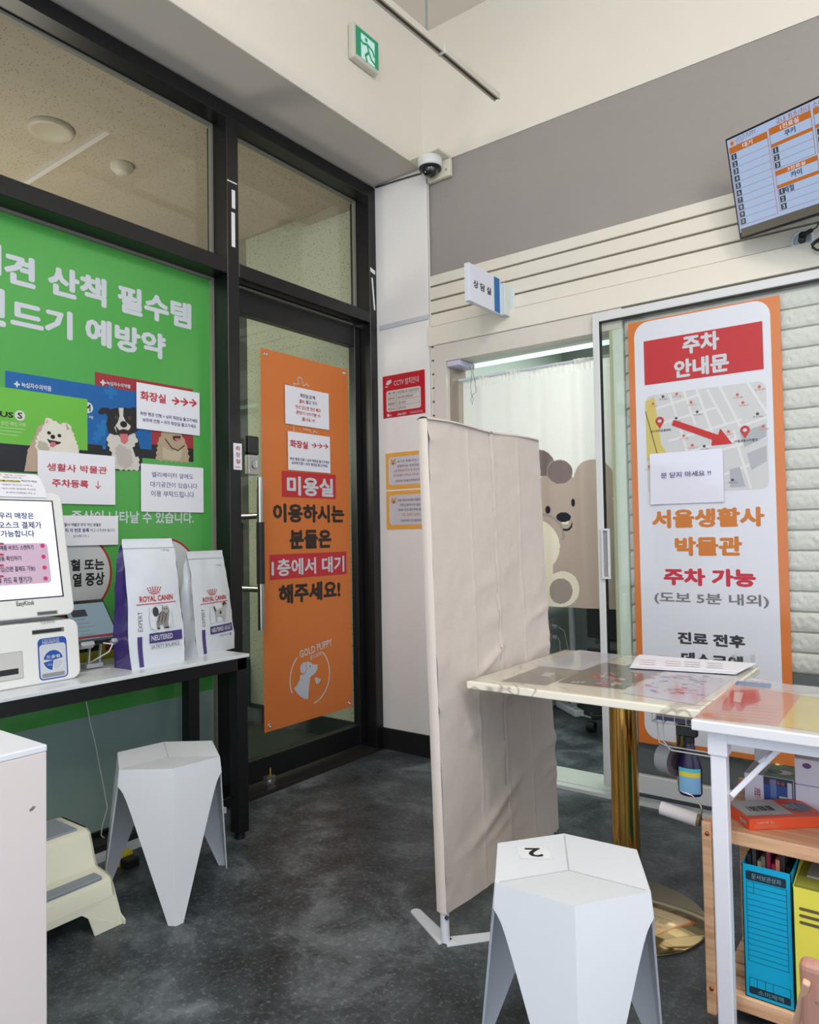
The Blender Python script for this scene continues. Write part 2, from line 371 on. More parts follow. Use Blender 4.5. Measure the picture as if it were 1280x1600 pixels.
B().lathe((-1.10, -1.41, 3.04), [(.10, .02), (.10, .005), (.085, -.002), (.07, .006), (.001, .006)], M('downlight_trim', (196, 184, 164), .5)).build('downlight', origin=(-1.1, -1.41, 3.04), label='round recessed ceiling downlight seen through the large upper pane', category='downlight')
B().lathe((-1.15, -1.02, 3.02), [(.055, .04), (.055, .02), (.035, .0), (.03, -.006), (.001, -.006)], M('detector_plastic', (205, 196, 178), .5)).build('smoke_detector', origin=(-1.15, -1.02, 3.02), label='small white smoke detector on the corridor ceiling behind the upper pane', category='smoke detector')
# ------------------------------------------------------------------ storefront frame
XF, XB, XG = -.317, -.455, -.425
st = structure('window_1')
B().box(XB, XF, -6, -.0, 3.006, 3.070, BLACK).build('head_rail', st, bev=.002, seg=1)
B().box(XB, XF-.012, -6, 0, 3.068, 3.083, M('sealant_gap', (10, 10, 10), .9)).build('sealant', st)
B().box(XB, XF, -1.030, -.966, 0, 3.008, BLACK).build('post', st, bev=.002, seg=1)
B().box(XB, XF, -.058, -.0002, 0, 3.008, BLACK).build('post', st, bev=.002, seg=1)
B().box(XB, XF, -3.6, -3.54, 0, 3.008, BLACK).build('post', st, bev=.002, seg=1)
B().box(XB, XF, -6, -1.03, 2.308, 2.376, BLACK).build('transom_rail', st, bev=.002, seg=1)
B().box(XB, XF, -.966, -.058, 2.308, 2.369, BLACK).build('transom_rail', st, bev=.002, seg=1)
B().box(XB, XF, -6, -1.03, .0, .045, BLACK).build('sill_rail', st, bev=.002, seg=1)
GASK = M('grey_gasket', (120, 118, 108), .5)
def pane(y0, y1, z0, z1):
    p = B().box(XG-.008, XG, y0, y1, z0, z1, GLASSC).build('pane', st)
    g = .012
    B().box(XG-.004, XG+.014, y0, y0+g, z0, z1, GASK).box(XG-.004, XG+.014, y1-g, y1, z0, z1, GASK).box(XG-.004, XG+.014, y0+g, y1-g, z0, z0+g, BLACK).box(XG-.004, XG+.014, y0+g, y1-g, z1-g, z1, GASK).build('gasket', st)
FILM = M('grey_green_film', (150, 174, 168), .35, var=.06, scale=2)  # mostly opaque grey-green sheet added over the lower pane
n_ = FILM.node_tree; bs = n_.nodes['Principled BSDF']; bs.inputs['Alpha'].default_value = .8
B().box(XG+.0003, XG+.0008, -3.54, -1.043, .057, .52, FILM).build('grey_green_film', st)
pane(-3.54, -1.03, 2.376, 3.006); pane(-.966, -.058, 2.369, 3.006); pane(-3.54, -1.03, .045, 2.308)
b = B(); WT = M('white_tape', (226, 228, 228), .5)
for x0, y0, x1, y1 in ((355, 280, 370, 289), (362, 296, 367.5, 327), (361.5, 331, 367.5, 387)):
    p = S_left(XF); a = p.uv(x0, y0); c = p.uv(x1, y1); b.box(XF, XF+.001, a[0], c[0], c[1], a[1], WT)
b.build('tape_strip', origin=(XF, -1, 2.5), label='three white tape strips on the black post beside the transom pane', category='tape')
b = B(); b.prism([(XF, -.052, 2.615), (XF, -.012, 2.605), (XF, -.012, 2.583), (XF, -.052, 2.592)], (.001, 0, 0), WT)
b.prism([(XF, -.044, 2.56), (XF, -.032, 2.56), (XF, -.014, 2.385), (XF, -.026, 2.385)], (.001, 0, 0), WT)
b.build('tape_strip', label='two white tape strips on the narrow black jamb near the pillar', category='tape')
B().box(-.316, -.285, -3.3, -1.09, 0, .022, M('white_cable_duct', (206, 214, 216), .4)).build('trim_3', kind='structure')
# ------------------------------------------------------------------ glass door
XD = -.392
dr = structure('door_1')
B().box(XD-.045, XD, -.964, -.930, .03, 2.292, BLACK).build('left_stile', dr, bev=.002, seg=1)
B().box(XD-.045, XD, -.105, -.060, .03, 2.292, BLACK).build('right_stile', dr, bev=.002, seg=1)
B().box(XD-.045, XD, -.930, -.105, 2.178, 2.285, BLACK).build('top_rail', dr, bev=.002, seg=1)
B().box(XD-.045, XD, -.930, -.105, .03, .135, BLACK).build('bottom_rail', dr, bev=.002, seg=1)
B().box(XD-.03, XD-.02, -.930, -.105, .135, 2.178, GLASSG).build('pane', dr)
B().box(XD-.04, XD+.004, -.90, -.12, 2.292, 2.303, M('closer_steel', (150, 148, 140), .35, .8)).build('closer_track', dr)
B().box(XB, XF+.004, -.966, -.058, 0, .012, M('steel_threshold', (70, 68, 66), .35, .6)).build('threshold', dr)
# pull handles, a long bar each side of the glass
y_ = -.842
for xx in (XD+.055, XD-.09):
    z1 = hit(408, 746, 0, xx).z; z0 = hit(412, 984, 0, xx).z; zg1 = hit(408, 816, 0, xx).z; zg0 = hit(412, 912, 0, xx).z
    b = B().cyl((xx, y_, z0), (xx, y_, z1), .0155, STEEL, 20)
    h = b.build('pull_handle', dr)
    B().cyl((xx, y_, zg0), (xx, y_, zg1), .0185, M('black_grip_rubber', (28, 26, 28), .55), 20).build('grip_sleeve', h)
for z in (hit(395, 806, 0, XD+.03).z, hit(398, 921, 0, XD+.03).z):
    B().cyl((XD-.09, -.842, z), (XD+.055, -.842, z), .014, STEEL, 16).build('handle_standoff', dr)
# floor bolt lock on the bottom rail
b = B(); p = hit(420, 1219, 0, XD+.01)
b.box(XD, XD+.028, p.y-.026, p.y+.026, p.z-.03, p.z+.022, M('zinc_lock', (150, 148, 145), .35, .8)).cyl((XD+.028, p.y, p.z-.006), (XD+.034, p.y, p.z-.006), .012, CHROME, 16).cyl((XD+.02, p.y, p.z+.02), (XD+.02, p.y, p.z+.06), .004, BRASS, 10)
b.build('floor_lock', dr, bev=.002)
# digital lock
lk = thing('digital_door_lock', 'black and silver digital door lock with a turn knob on the glass door', 'door lock', (XD, -.93, 1.3))
x = XD+.002; a = hit(378, 684, 0, x); c = hit(396, 741, 0, x); mid = hit(388, 711, 0, x).z
B().box(x, x+.03, a.y+.012, c.y+.012, mid, a.z+.01, M('glossy_black_plastic', (16, 16, 18), .15)).build('upper_cover', lk, bev=.008, seg=3)
B().box(x, x+.03, a.y+.012, c.y+.012, c.z-.008, mid, M('silver_plastic', (168, 168, 164), .35, .3)).build('lower_cover', lk, bev=.008, seg=3)
B().cyl((x+.03, (a.y+c.y)/2+.012, mid-.045), (x+.040, (a.y+c.y)/2+.012, mid-.045), .018, M('silver_plastic', (168, 168, 164)), 24).box(x+.04, x+.046, (a.y+c.y)/2+.009, (a.y+c.y)/2+.015, mid-.06, mid-.03, CHROME).build('turn_knob', lk)
# ------------------------------------------------------------------ big green window poster
W_ = (218, 224, 232); K_ = (28, 28, 32); RED = (206, 40, 50); ORG = (222, 126, 42); BLU = (52, 62, 140)
XP = XG+.001
p = S_left(XP)
po = thing('window_poster', 'large green pet medicine poster with dog pictures stuck on the window', 'poster', (XP, -1.6, .5))
ub = p.uv(329, 600)[0]; vt = p.uv(200, 396)[1]; vb = p.uv(200, 1106)[1]
GR = M('poster_green_print', (74, 160, 72), .28, var=.10, scale=1.3, coat=.4)
p.rect(-3.0, vb, ub, vt, GR, 0)
p.pt('견 산책 필수템', 6, 391, 299, 516, W_, .055); p.pt('려', -58, 365, 2, 432, W_, .055)
p.pt('드기 예방약', 16, 465, 259, 563, W_, .055); p.pt('진', -45, 440, 9, 512, W_, .055)
p.pt('증상이 나타날 수 있습니다.', 111, 797, 302.5, 818, W_, .03)
a = p.uv(148, 581); c = p.uv(302, 701); e = p.uv(302, 722)
p.rect(a[0], c[1], c[0], a[1], (168, 48, 56), 1); p.rect(a[0], e[1], c[0], c[1], (28, 30, 36), 1)
a = p.uv(8, 579); c = p.uv(236.5, 703); e = p.uv(220, 735)
p.rect(a[0], c[1], c[0], a[1], (8, 100, 176), 2); p.rect(a[0], e[1], p.uv(222, 735)[0], c[1], (26, 28, 34), 2)
random.seed(3)
for i in range(9):
    cu, cv = p.uv(random.uniform(150, 225), random.uniform(610, 700)); r = random.uniform(.012, .03)
    for dx, dy in ((r, r/3), (r/3, r)): p.rect(cu-dx, cv-dy, cu+dx, cv+dy, (22, 120, 190), 3)
def cross(px, py):
    for rx, ry in ((5, 1.6), (1.8, 5)): p.pell(px, py, rx, ry, W_, 4)
cross(26, 600.5); p.pt('녹십자수의약품', 33, 596.5, 80, 612, W_, .03, 4)
cross(160.5, 598); p.pt('녹십자수의약품', 166, 595, 203.5, 607.5, W_, .03, 4)
p.pell(137, 637, 8, 8.5, (232, 234, 236), 3); p.pt('M', 133, 631, 141, 643.5, K_, .04, 4)
p.pt('제', 138, 649, 145, 655, W_, .01, 3); p.pt('예방 구', 118, 646, 137, 654, W_, .01, 3)
def fluff(pts, amp, k=5):
    """break a drawn outline into short fur tufts"""
    o = []; n = len(pts)
    for i in range(n):
        (ax, ay), (bx, by) = pts[i], pts[(i+1) % n]; l = math.hypot(bx-ax, by-ay) or 1; m_ = max(1, int(l/(amp*1.6)))
        for j in range(m_):
            t = j/m_; h = amp*(.5+random.random()*.6)*(1 if j % 2 else -.2); o.append((ax+(bx-ax)*t+(by-ay)/l*h, ay+(by-ay)*t-(bx-ax)/l*h))
    return o
def pl_(pts, c, lv): p.ppoly([(x/3.879, 560+y/3.879) for x, y in pts], c, lv)
# border collie (drawn in colour patches)
BK = (30, 30, 34); WH = (222, 218, 210); TNG = (222, 116, 126)
pl_([(645, 470), (640, 560), (655, 640), (700, 680), (845, 680), (850, 560), (835, 480), (790, 440), (690, 440)], BK, 4)
pl_(fluff([(690, 450), (655, 465), (645, 480), (662, 540), (690, 600), (700, 672), (842, 676), (838, 600), (800, 540), (834, 490), (800, 450)][::-1], 9), WH, 5)
pl_(fluff([(715, 520), (700, 560), (715, 640), (760, 670), (800, 640), (790, 560)][::-1], 8), (200, 192, 184), 6)
pl_([(720, 300), (690, 302), (668, 312), (652, 300), (612, 300), (592, 322), (598, 338), (622, 340), (640, 330), (650, 355), (642, 400), (655, 450), (690, 465), (790, 462), (832, 440), (832, 300), (800, 296), (780, 304), (750, 298)], BK, 6)
pl_([(716, 300), (746, 300), (744, 350), (760, 385), (790, 410), (780, 450), (745, 462), (705, 452), (690, 420), (712, 385), (722, 350)], WH, 7)
pl_([(696, 405), (720, 436), (745, 428), (775, 436), (795, 412), (790, 455), (768, 480), (728, 480), (706, 455)], (52, 30, 34), 8)
pl_([(722, 458), (770, 458), (774, 500), (752, 520), (732, 508)], TNG, 9)
for ex, ey in ((703, 360), (782, 362)): p.pell(ex/3.879, 560+ey/3.879, 2.4, 2.4, (120, 84, 50), 8); p.pell(ex/3.879, 560+ey/3.879, 1.3, 1.4, BK, 9)
p.pell(746/3.879, 560+400/3.879, 5.4, 5, (16, 16, 18), 9)
pl_([(800, 540), (836, 560), (840, 590), (820, 600)], BK, 6)
# lime card with the pomeranian
a = p.uv(136, 624); c = p.uv(136, 704); e = p.uv(100, 728)
LIME = M('lime_card_print', (98, 176, 56), .3, var=.14, scale=4, coat=.3)
p.rect(-3.0, c[1], a[0], a[1], LIME, 5); p.rect(-3.0, p.uv(20, 737)[1], p.uv(60, 720)[0], c[1], (26, 30, 38), 5)
p.pt('LUS', -10, 641, 20.5, 653.5, (20, 22, 24), .05, 6); p.pell(30.5, 649.5, 8, 8, (226, 230, 226), 6); p.pt('S', 26.5, 644, 34.5, 655, K_, .03, 7)
p.pt('승인 예방,구제', 1, 657, 39, 668, (206, 226, 180), .01, 6)
for k in range(3): p.line([(-5, 667+k*5), (38-k*5, 671+k*5)], .0022, (196, 216, 170), 6)
def pm(pts, c, lv): p.ppoly([(x/10.667, 640+y/10.667) for x, y in pts], c, lv)
PC = M('pomeranian_fur_print', (216, 210, 198), .4, var=.08, scale=30); PD = (196, 172, 150)
pm([(760, 130), (735, 180), (725, 230), (640, 270), (610, 310), (560, 480), (510, 560), (470, 680), (440, 760), (430, 860), (395, 1030), (1400, 1060), (1340, 840), (1290, 640), (1230, 480), (1190, 370), (1160, 260), (1120, 220), (1050, 220), (1000, 240), (940, 210), (870, 180), (800, 132)], PD, 7)
pm(fluff([(700, 1040), (560, 900), (430, 860), (450, 700), (500, 560), (560, 450), (640, 300), (740, 240), (760, 400), (700, 600)][::-1], 26), PD, 7)
pm(fluff([(760, 135), (738, 190), (735, 240), (690, 330), (630, 420), (590, 560), (600, 660), (700, 1040), (1380, 1050), (1290, 640), (1200, 370), (1150, 255), (1090, 222), (1000, 246), (880, 190), (800, 138)][::-1], 22), PC, 8)
pm(fluff([(640, 520), (620, 640), (700, 760), (820, 660), (760, 560)][::-1], 18), (198, 188, 172), 8.6)
pm([(1085, 250), (1110, 250), (1150, 330), (1110, 345)], (196, 170, 146), 8.7); pm([(775, 160), (800, 200), (780, 240), (755, 215)], (206, 190, 172), 8.7)
for ex, ey in ((808, 390), (980, 436)): p.pell(ex/10.667, 640+ey/10.667, 3.1, 2.7, (24, 24, 28), 9)
pm([(770, 480), (830, 510), (900, 520), (1015, 545), (985, 575), (920, 590), (850, 600), (800, 540)], (30, 30, 34), 9)
pm([(840, 540), (915, 545), (920, 600), (870, 632), (820, 610)], TNG, 10)
p.pell(870/10.667, 640+456/10.667, 3.6, 3.4, (18, 18, 22), 10)
# retriever chest on the red card
def pg(pts, c, lv): p.ppoly([(x/3.879, 560+y/3.879) for x, y in pts], c, lv)
pg(fluff([(990, 440), (960, 500), (945, 615), (1144, 630), (1135, 545), (1110, 480), (1085, 440)][::-1], 9), (190, 168, 138), 2); pg(fluff([(985, 540), (990, 610), (1090, 618), (1100, 550), (1040, 565)][::-1], 8), (206, 190, 164), 2.5)
pg([(1045, 470), (1095, 470), (1090, 492), (1068, 504), (1048, 492)], (44, 30, 30), 3); pg([(1054, 484), (1088, 484), (1084, 498), (1066, 502)], TNG, 4)
p.line([(258, 686), (268, 700), (278, 704), (288, 696)], .006, (90, 70, 56), 3)
# round symptom badges, yellow caution band
for cx, cy in ((113, 898), (258, 900)):
    cu, cv = p.uv(cx, cy); r = .158
    p.ell(cu, cv, r, r, (176, 40, 44), 1, 48); p.ell(cu, cv, r-.009, r-.009, (216, 220, 222), 2, 48)
p.pt('혈 또는', 110, 874, 162.5, 890, (22, 22, 26), .045, 3); p.pt('열 증상', 113, 896, 163, 914, (22, 22, 26), .045, 3)
p.rect(p.uv(182, 892)[0], p.uv(184, 893)[1], p.uv(187, 889)[0], p.uv(184, 890)[1], (176, 40, 44), 1)
y0 = p.uv(180, 1030)[1]; y1 = p.uv(180, 972)[1]
p.rect(-3.0, y0, p.uv(240, 1000)[0], y1, (196, 186, 40), 1); p.prect(164, 1008, 181, 1014, (150, 40, 36), 2); p.prect(120, 1012, 156, 1016, (24, 24, 20), 2); p.prect(186, 988, 198, 993, (150, 40, 36), 2)
p.build('printed_design', po)
# ------------------------------------------------------------------ paper notices
def notice(name, label, P, x0, y0, x1, y1, m=PAPER, t=.0012, cat='notice', group=None, curl=0):
    a = P.uv(x0, y0); c = P.uv(x1, y1); u0, u1, v0, v1 = a[0], c[0], c[1], a[1]
    o = thing(name, label, cat, tuple(P.P((u0+u1)/2, v0, 0)), group)
    b = B(); off = P.N*t
    def fn(i, j): return P.O+P.U*(u0+(u1-u0)*i)+P.V*(v0+(v1-v0)*j)+off*(1)+P.N*curl*(abs(i-.5)**3)*(1 if j < .5 else .3)
    b.grid(fn, 6, 6, m, True)
    b.prism([P.O+P.U*u0+P.V*v0, P.O+P.U*u1+P.V*v0, P.O+P.U*u1+P.V*v1, P.O+P.U*u0+P.V*v1], off*.9, m); b.build('sheet', o)
    P2 = Print(P.O+off+P.N*(curl*.13), P.U, P.V, P.emit); return o, P2
INKR = (212, 52, 72)
def arrows(P, x0, y0, dx, dy, n, s):
    for k in range(n):
        x = x0+dx*k; y = y0+dy*k
        P.line([(x, y), (x+s, y+s*.18)], .007 if s > 8 else .0042, INKR, 1); P.line([(x+s*.45, y-s*.38), (x+s, y+s*.18), (x+s*.4, y+s*.6)], .007 if s > 8 else .0042, INKR, 1)
XN = XP+.006
P = S_left(XN)
o, q = notice('paper_notice', 'white paper notice with three red arrows over the brown dog picture', P, 213, 597, 312, 681)
q.pt('화장실', 219, 610, 259, 631, INKR, .035); arrows(q, 269, 625.5, 13.5, 1.5, 3, 10.5)
q.ph('파란 행권 인형 > 남자 화장실 들고가세요', 219, 642.5, 308.5, 6.2, BLU, .012); q.ph('보라색 인형 > 여자 화장실 들고가세요', 222.5, 652.5, 306, 6.2, BLU, .012); q.build('lettering', o)
o, q = notice('paper_notice', 'white paper notice with large red lettering and down arrow above the tablet', P, 58.5, 703, 180, 789)
q.pt('생활사 박물관', 73, 723, 167, 741, INKR, .02); q.pt('주차등록', 81, 748, 138, 763, INKR, .03); q.line([(153, 752), (153, 763)], .003, INKR, 1); q.line([(149.5, 759), (153, 763.5), (156.5, 759)], .003, INKR, 1); q.build('lettering', o)
o, q = notice('paper_notice', 'white paper notice with three blue lines of writing above the right bag', P, 220, 724, 318, 801)
q.pt('엘리베이터 앞에도', 237, 737, 302, 749, (60, 74, 140), 0); q.pt('대기공간이 있습니다', 235, 752, 308, 764, (60, 74, 140), 0); q.pt('이용 부탁드립니다', 236, 766, 303, 778, (60, 74, 140), 0); q.build('lettering', o)
P = S_left(XN+.004)
o, q = notice('paper_notice', 'small white paper notice with blue print partly behind the payment kiosk', P, 80, 805, 184.5, 851)
q.ph('생활사 박물관 주차 하신 분들은', 96, 817, 158, 5.5, (70, 74, 110), .01); q.ph('필히 차 번호 등록', 96, 825.5, 139, 6.5, BLU, .02); q.ph('하고 나가셔야 됩니다.', 141, 826, 180, 5.2, (70, 74, 110), .0); q.ph('감사합니다 :)', 114, 835.5, 139, 5, (90, 90, 120), 0); q.build('lettering', o)
# ------------------------------------------------------------------ orange door banner and its notices
XBn = XD-.012
P = S_left(XBn); a = P.uv(407, 543); c = P.uv(551, 1104)
bn = thing('door_banner', 'tall orange banner with black and white lettering hung on the glass door', 'banner', (XBn, (a[0]+c[0])/2, c[1]))
OR = M('orange_banner_vinyl', (205, 114, 50), .5, var=.05, scale=2)
B().box(XBn-.002, XBn, a[0], c[0], c[1], a[1], OR).build('sheet', bn)
P.prect(440, 735.5, 525, 780, (206, 44, 56), 0); P.pt('미용실', 448, 743, 521, 777, W_, .045, 1)
P.pt('이용하시는', 426, 786, 538, 817, (44, 34, 30), .058, 1); P.pt('분들은', 452, 828, 518, 856, (44, 34, 30), .058, 1)
P.prect(421, 867, 541.6, 897, (206, 44, 56), 0); P.pt('1층에서 대기', 424, 874, 538, 893, W_, .035, 1); P.pt('해주세요!', 435, 914, 532, 934, (44, 34, 30), .058, 1)
def lg(pts, c, lv=0): P.ppoly([(440+x/12.8, 990+y/12.8) for x, y in pts], c, lv)
cu, cv = P.uv(485, 1057); ru = abs(P.uv(515, 1057)[0]-cu); rv = ru*1.0
ring = lambda a0, a1: [(cu+ru*math.cos(math.radians(a0+(a1-a0)*k/24)), cv+rv*math.sin(math.radians(a0+(a1-a0)*k/24))) for k in range(25)]
P.line(ring(-80, 52), .006, W_, 0, False); P.line(ring(130, 205), .006, W_, 0, False)
a1 = P.uv(468, 1025); b1 = P.uv(519, 1002)
P.text('GOLD PUPPY', a1[0], (a1[1]+b1[1])/2-.016, b1[0], (a1[1]+b1[1])/2+.02, W_, .01, 0, .14)
P.text('골드퍼피', P.uv(484, 1020)[0], P.uv(493, 1028)[1], P.uv(502, 1020)[0], P.uv(493, 1021)[1], W_, 0, 0, .14)
LD = (206, 212, 222)
lg([(500, 560), (545, 560), (590, 585), (620, 615), (715, 618), (718, 680), (700, 740), (660, 800), (600, 845), (575, 870), (560, 960), (545, 1100), (528, 1310), (460, 1306), (380, 1260), (300, 1180), (250, 1100), (320, 1010), (360, 920), (372, 830), (430, 825), (485, 780), (505, 700)], LD)
lg([(485, 565), (430, 580), (390, 620), (370, 690), (380, 770), (415, 805), (460, 790), (488, 740), (490, 650)], LD, 1); P.pell(440+570/12.8, 990+655/12.8, 1, 1.3, (150, 60, 40), 2)
lg([(700, 868), (670, 880), (668, 930), (698, 1010), (760, 970), (780, 920), (760, 890), (730, 905), (715, 875)], LD)
# hand and phone outline printed behind the notices
P.line([(459, 700), (459, 598), (461, 600), (467, 600)], .0035, W_, 0); P.line([(465, 592), (467, 589), (471, 591), (474.5, 603), (479, 600), (483, 604)], .0035, W_, 0); P.line([(467, 601), (465, 592)], .0035, W_, 0)
P.line([(474, 670), (485, 672.5), (485.5, 676)], .0035, W_, 0); P.line([(489, 677), (491, 673), (495, 676)], .0035, W_, 0)
P.build('printed_design', bn)
for gx, gy in ((415, 553), (538, 583), (421.5, 1134), (546, 1098)):
    g = hit(gx, gy, 0, XBn); B().lathe((XBn, g.y, g.z), [(.011, 0), (.011, .002), (.0085, .003), (.005, .002), (.0045, .0005)], CHROME, 20, (1, 0, 0)).build('grommet', bn)
P = S_left(XBn+.0045)
o, q = notice('paper_notice', 'white paper notice near the top of the orange banner with black and red lines', P, 445, 601, 514, 672, curl=.01)
for t, x0, y0, x1, cc_ in (('화장실 갈 때', 469, 614.5, 492, K_), ('열쇠', 467.5, 623.5, 475.5, INKR), ('들고 가기', 478, 625, 495, (40, 80, 80)), ('전선 있으면 전선 빼고', 461.5, 632, 501, INKR), ('문닫기 !!!!!기본 !!!', 462.5, 641, 500, INKR), ('불나요 !!!!', 472, 651.5, 492, INKR)): q.ph(t, x0, y0, x1, 5.8, cc_, .012)
q.build('lettering', o)
o, q = notice('paper_notice', 'white paper notice with three red arrows on the orange door banner', P, 449.5, 673.5, 516, 739.5, curl=.006)
q.ph('화장실', 453, 686.5, 481, 12, INKR, .035); arrows(q, 487, 695, 9, .8, 3, 7.5)
q.ph('파란 행권 인형 > 남자 화장실 들고가세요', 453, 714, 514, 4.8, BLU, .012); q.ph('보라색 인형 > 여자 화장실 들고가세요', 455.5, 720.5, 512, 4.8, BLU, .012); q.build('lettering', o)
P = S_left(XD+.001)
P = S_left(XF+.001)
o, q = notice('post_sticker', 'narrow white sticker with red vertical lettering beside the door lock', P, 364.5, 692, 378, 734.5, cat='sticker')
for k, t in enumerate('화장실'): q.pt(t, 368, 696.5+k*10, 375.5, 704.5+k*10, (196, 60, 70), .012)
q.line([(367.5, 729.5), (375, 730)], .003, INKR, 1); q.build('lettering', o)
# ------------------------------------------------------------------ pillar signs
P = S_back(-.001)
a = P.uv(599, 590); 
o, q = notice('security_camera_sign', 'red sign about security cameras on the white corner pillar', S_back(-.001), 598.5, 589, 665, 645, M('red_sign_plastic', (186, 14, 38), .35, var=.04), .002, 'sign')
u0, v1 = q.uv(598.5, 589); u1, v0 = q.uv(665, 645); fu = lambda x: u0+(u1-u0)*x; fv = lambda y: v1-(v1-v0)*y
q.text('CCTV 설치안내', fu(.27), fv(.27), fu(.86), fv(.12), W_, .0); q.rect(fu(.08), fv(.86), fu(.9), fv(.36), (226, 218, 214), 0, .012)
for k in range(1, 4): q.rect(fu(.1), fv(.36+.125*k+.004), fu(.88), fv(.36+.125*k), (90, 80, 80), 1)
q.rect(fu(.325), fv(.85), fu(.33), fv(.37), (90, 80, 80), 1)
for k, (l_, r_) in enumerate((('목 적', '범죄예방 및 시설안전관리'), ('촬영시간', '24시간연속 촬영및녹화'), ('촬영범위', '건물 내외부'), ('책 임 자', '담당자'))):
    q.text(l_, fu(.12), fv(.36+.125*k+.1), fu(.29), fv(.36+.125*k+.035), K_, .0); q.text(r_, fu(.36), fv(.36+.125*k+.1), fu(.86 if k == 0 else .72 if k == 1 else .55), fv(.36+.125*k+.035), (90, 84, 84), 0)
q.poly([(fu(.07), fv(.2)), (fu(.11), fv(.12)), (fu(.2), fv(.1)), (fu(.21), fv(.17)), (fu(.13), fv(.22))], W_, 1); q.rect(fu(.05), fv(.27), fu(.12), fv(.245), W_, 1)
q.text('1588-2872', fu(.34), fv(.975), fu(.56), fv(.92), W_, .02); q.text('우리동네안전시스템', fu(.64), fv(.975), fu(.93), fv(.92), W_, 0); q.ell(fu(.12), fv(.94), .008, .008, W_, 1); q.text('방범', fu(.13), fv(.975), fu(.2), fv(.925), W_, 0)
q.build('lettering', o)
YEL = M('yellow_orange_notice_print', (228, 168, 72), .5, var=.02)
for i, (x0, y0, x1, y1, lab) in enumerate(((603, 709, 664.5, 764.5, 'orange-bordered notice on the pillar directly below the red sign'), (604, 768, 666, 827, 'orange-bordered notice lowest on the white pillar'))):
    A = S_back(-.001); a = A.uv(x0, y0)
    zt = a[1]; zb = A.uv(607, y1 if i else 765)[1]; ur = a[0]+.30
    o = thing('bordered_notice', lab, 'notice', (a[0]+.15, -.001, zb)); B().box(a[0], ur-.0, -.003, 0, zb, zt, YEL).build('sheet', o)
    q = Print((0, -.003, 0), (1, 0, 0), (0, 0, 1)); q.rect(a[0]+.02, zb+.022, ur-.015, zt-.022, (226, 222, 232), 0, .02)
    W2 = ur-a[0]; H2 = zt-zb; fx = lambda t: a[0]+W2*t; fz = lambda t: zt-H2*t
    q.ell(fx(.17), fz(.27), .017, .014, (226, 176, 130), 1); 
    for dx in (-.012, .012): q.ell(fx(.17)+dx, fz(.27)+.014, .006, .008, (226, 176, 130), 1)
    q.ell(fx(.17), fz(.29), .006, .004, (90, 50, 40), 2)
    L_ = (('유기견 특별시간(~시)을', .27, .86, K_), ('방문하시는 보호자님들은', .27, .84, K_), ('1층 병원에 먼저 꼭 대기해주시면', .2, .9, (200, 90, 90)), ('선생님들이 데리고 내려오겠습니다', .17, .93, (206, 110, 90)), ('부설주차는 차이들의 예약제로만 운영됩니다', .22, .9, (70, 60, 60))) if i == 0 else (('고객분 세미와 차이들이 동물하고 점도록', .25, .9, K_), ('산책으로 올려드리지 않습니다', .3, .82, K_), ('1층에서 미리 정정 부탁드립니다', .27, .85, K_), ('TEL.0707-0000', .35, .75, (216, 160, 70)), ('차지를 애완에 더 하신 출퇴하십시오', .32, .8, (80, 70, 70)))
    for k, (t, xa, xb, cc_) in enumerate(L_):
        yy = .22+k*.125+(.03 if k == 4 else 0); q.text(t, fx(xa), fz(yy+.07), fx(xb), fz(yy), cc_, 0)
    q.build('lettering', o)
# ------------------------------------------------------------------ sliding door with glass
YD = -.03
sd = structure('door_2')
dx0 = S_back(YD).uv(925, 492)[0]; dx1 = dx0+1.06; dzt = S_back(YD).uv(925, 492)[1]; dzb = .045
B().box(dx0, dx0+.030, YD, YD+.03, dzb, dzt, ALU).build('left_stile', sd, bev=.002, seg=1)
B().box(dx1-.03, dx1, YD, YD+.03, dzb, dzt, ALU).build('right_stile', sd, bev=.002, seg=1)
B().box(dx0+.03, dx1-.03, YD, YD+.03, dzt-.036, dzt, ALU).build('top_rail', sd, bev=.002, seg=1)
B().box(dx0+.03, dx1-.03, YD, YD+.03, dzb, dzb+.075, ALU).build('bottom_rail', sd, bev=.002, seg=1)
SPOT = glassmat('door_glass', (250, 252, 250))
B().box(dx0+.03, dx1-.03, YD+.012, YD+.018, dzb+.075, dzt-.036, SPOT).build('pane', sd)
B().box(dx0+.029, dx0+.034, YD+.004, YD+.026, dzb+.075, dzt-.036, BLACKP).box(dx0+.03, dx1-.03, YD+.004, YD+.026, dzt-.040, dzt-.036, BLACKP).build('seal', sd)
ha = S_back(YD-.012).uv(940, 826); hb = S_back(YD-.012).uv(951, 905)
b = B().box(ha[0]-.002, ha[0]+.006, YD-.016, YD, hb[1], ha[1], ALU).box(ha[0]+.026, ha[0]+.034, YD-.016, YD, hb[1], ha[1], ALU).box(ha[0]+.006, ha[0]+.026, YD-.016, YD, ha[1]-.01, ha[1], ALU).box(ha[0]+.006, ha[0]+.026, YD-.016, YD, hb[1], hb[1]+.01, ALU)
b.box(ha[0]+.006, ha[0]+.026, YD-.004, YD, hb[1]+.01, ha[1]-.01, M('recess_grey', (150, 150, 155), .5)).build('recessed_pull', sd, bev=.002)
B().box(.14, 5, -.045, .2, .0, .012, M('door_floor_track', (196, 206, 198), .35, var=.04)).box(.14, 5, -.052, -.046, .0, .016, ALU).box(.14, 5, .0, .006, .012, .018, ALU).build('floor_track', sd)
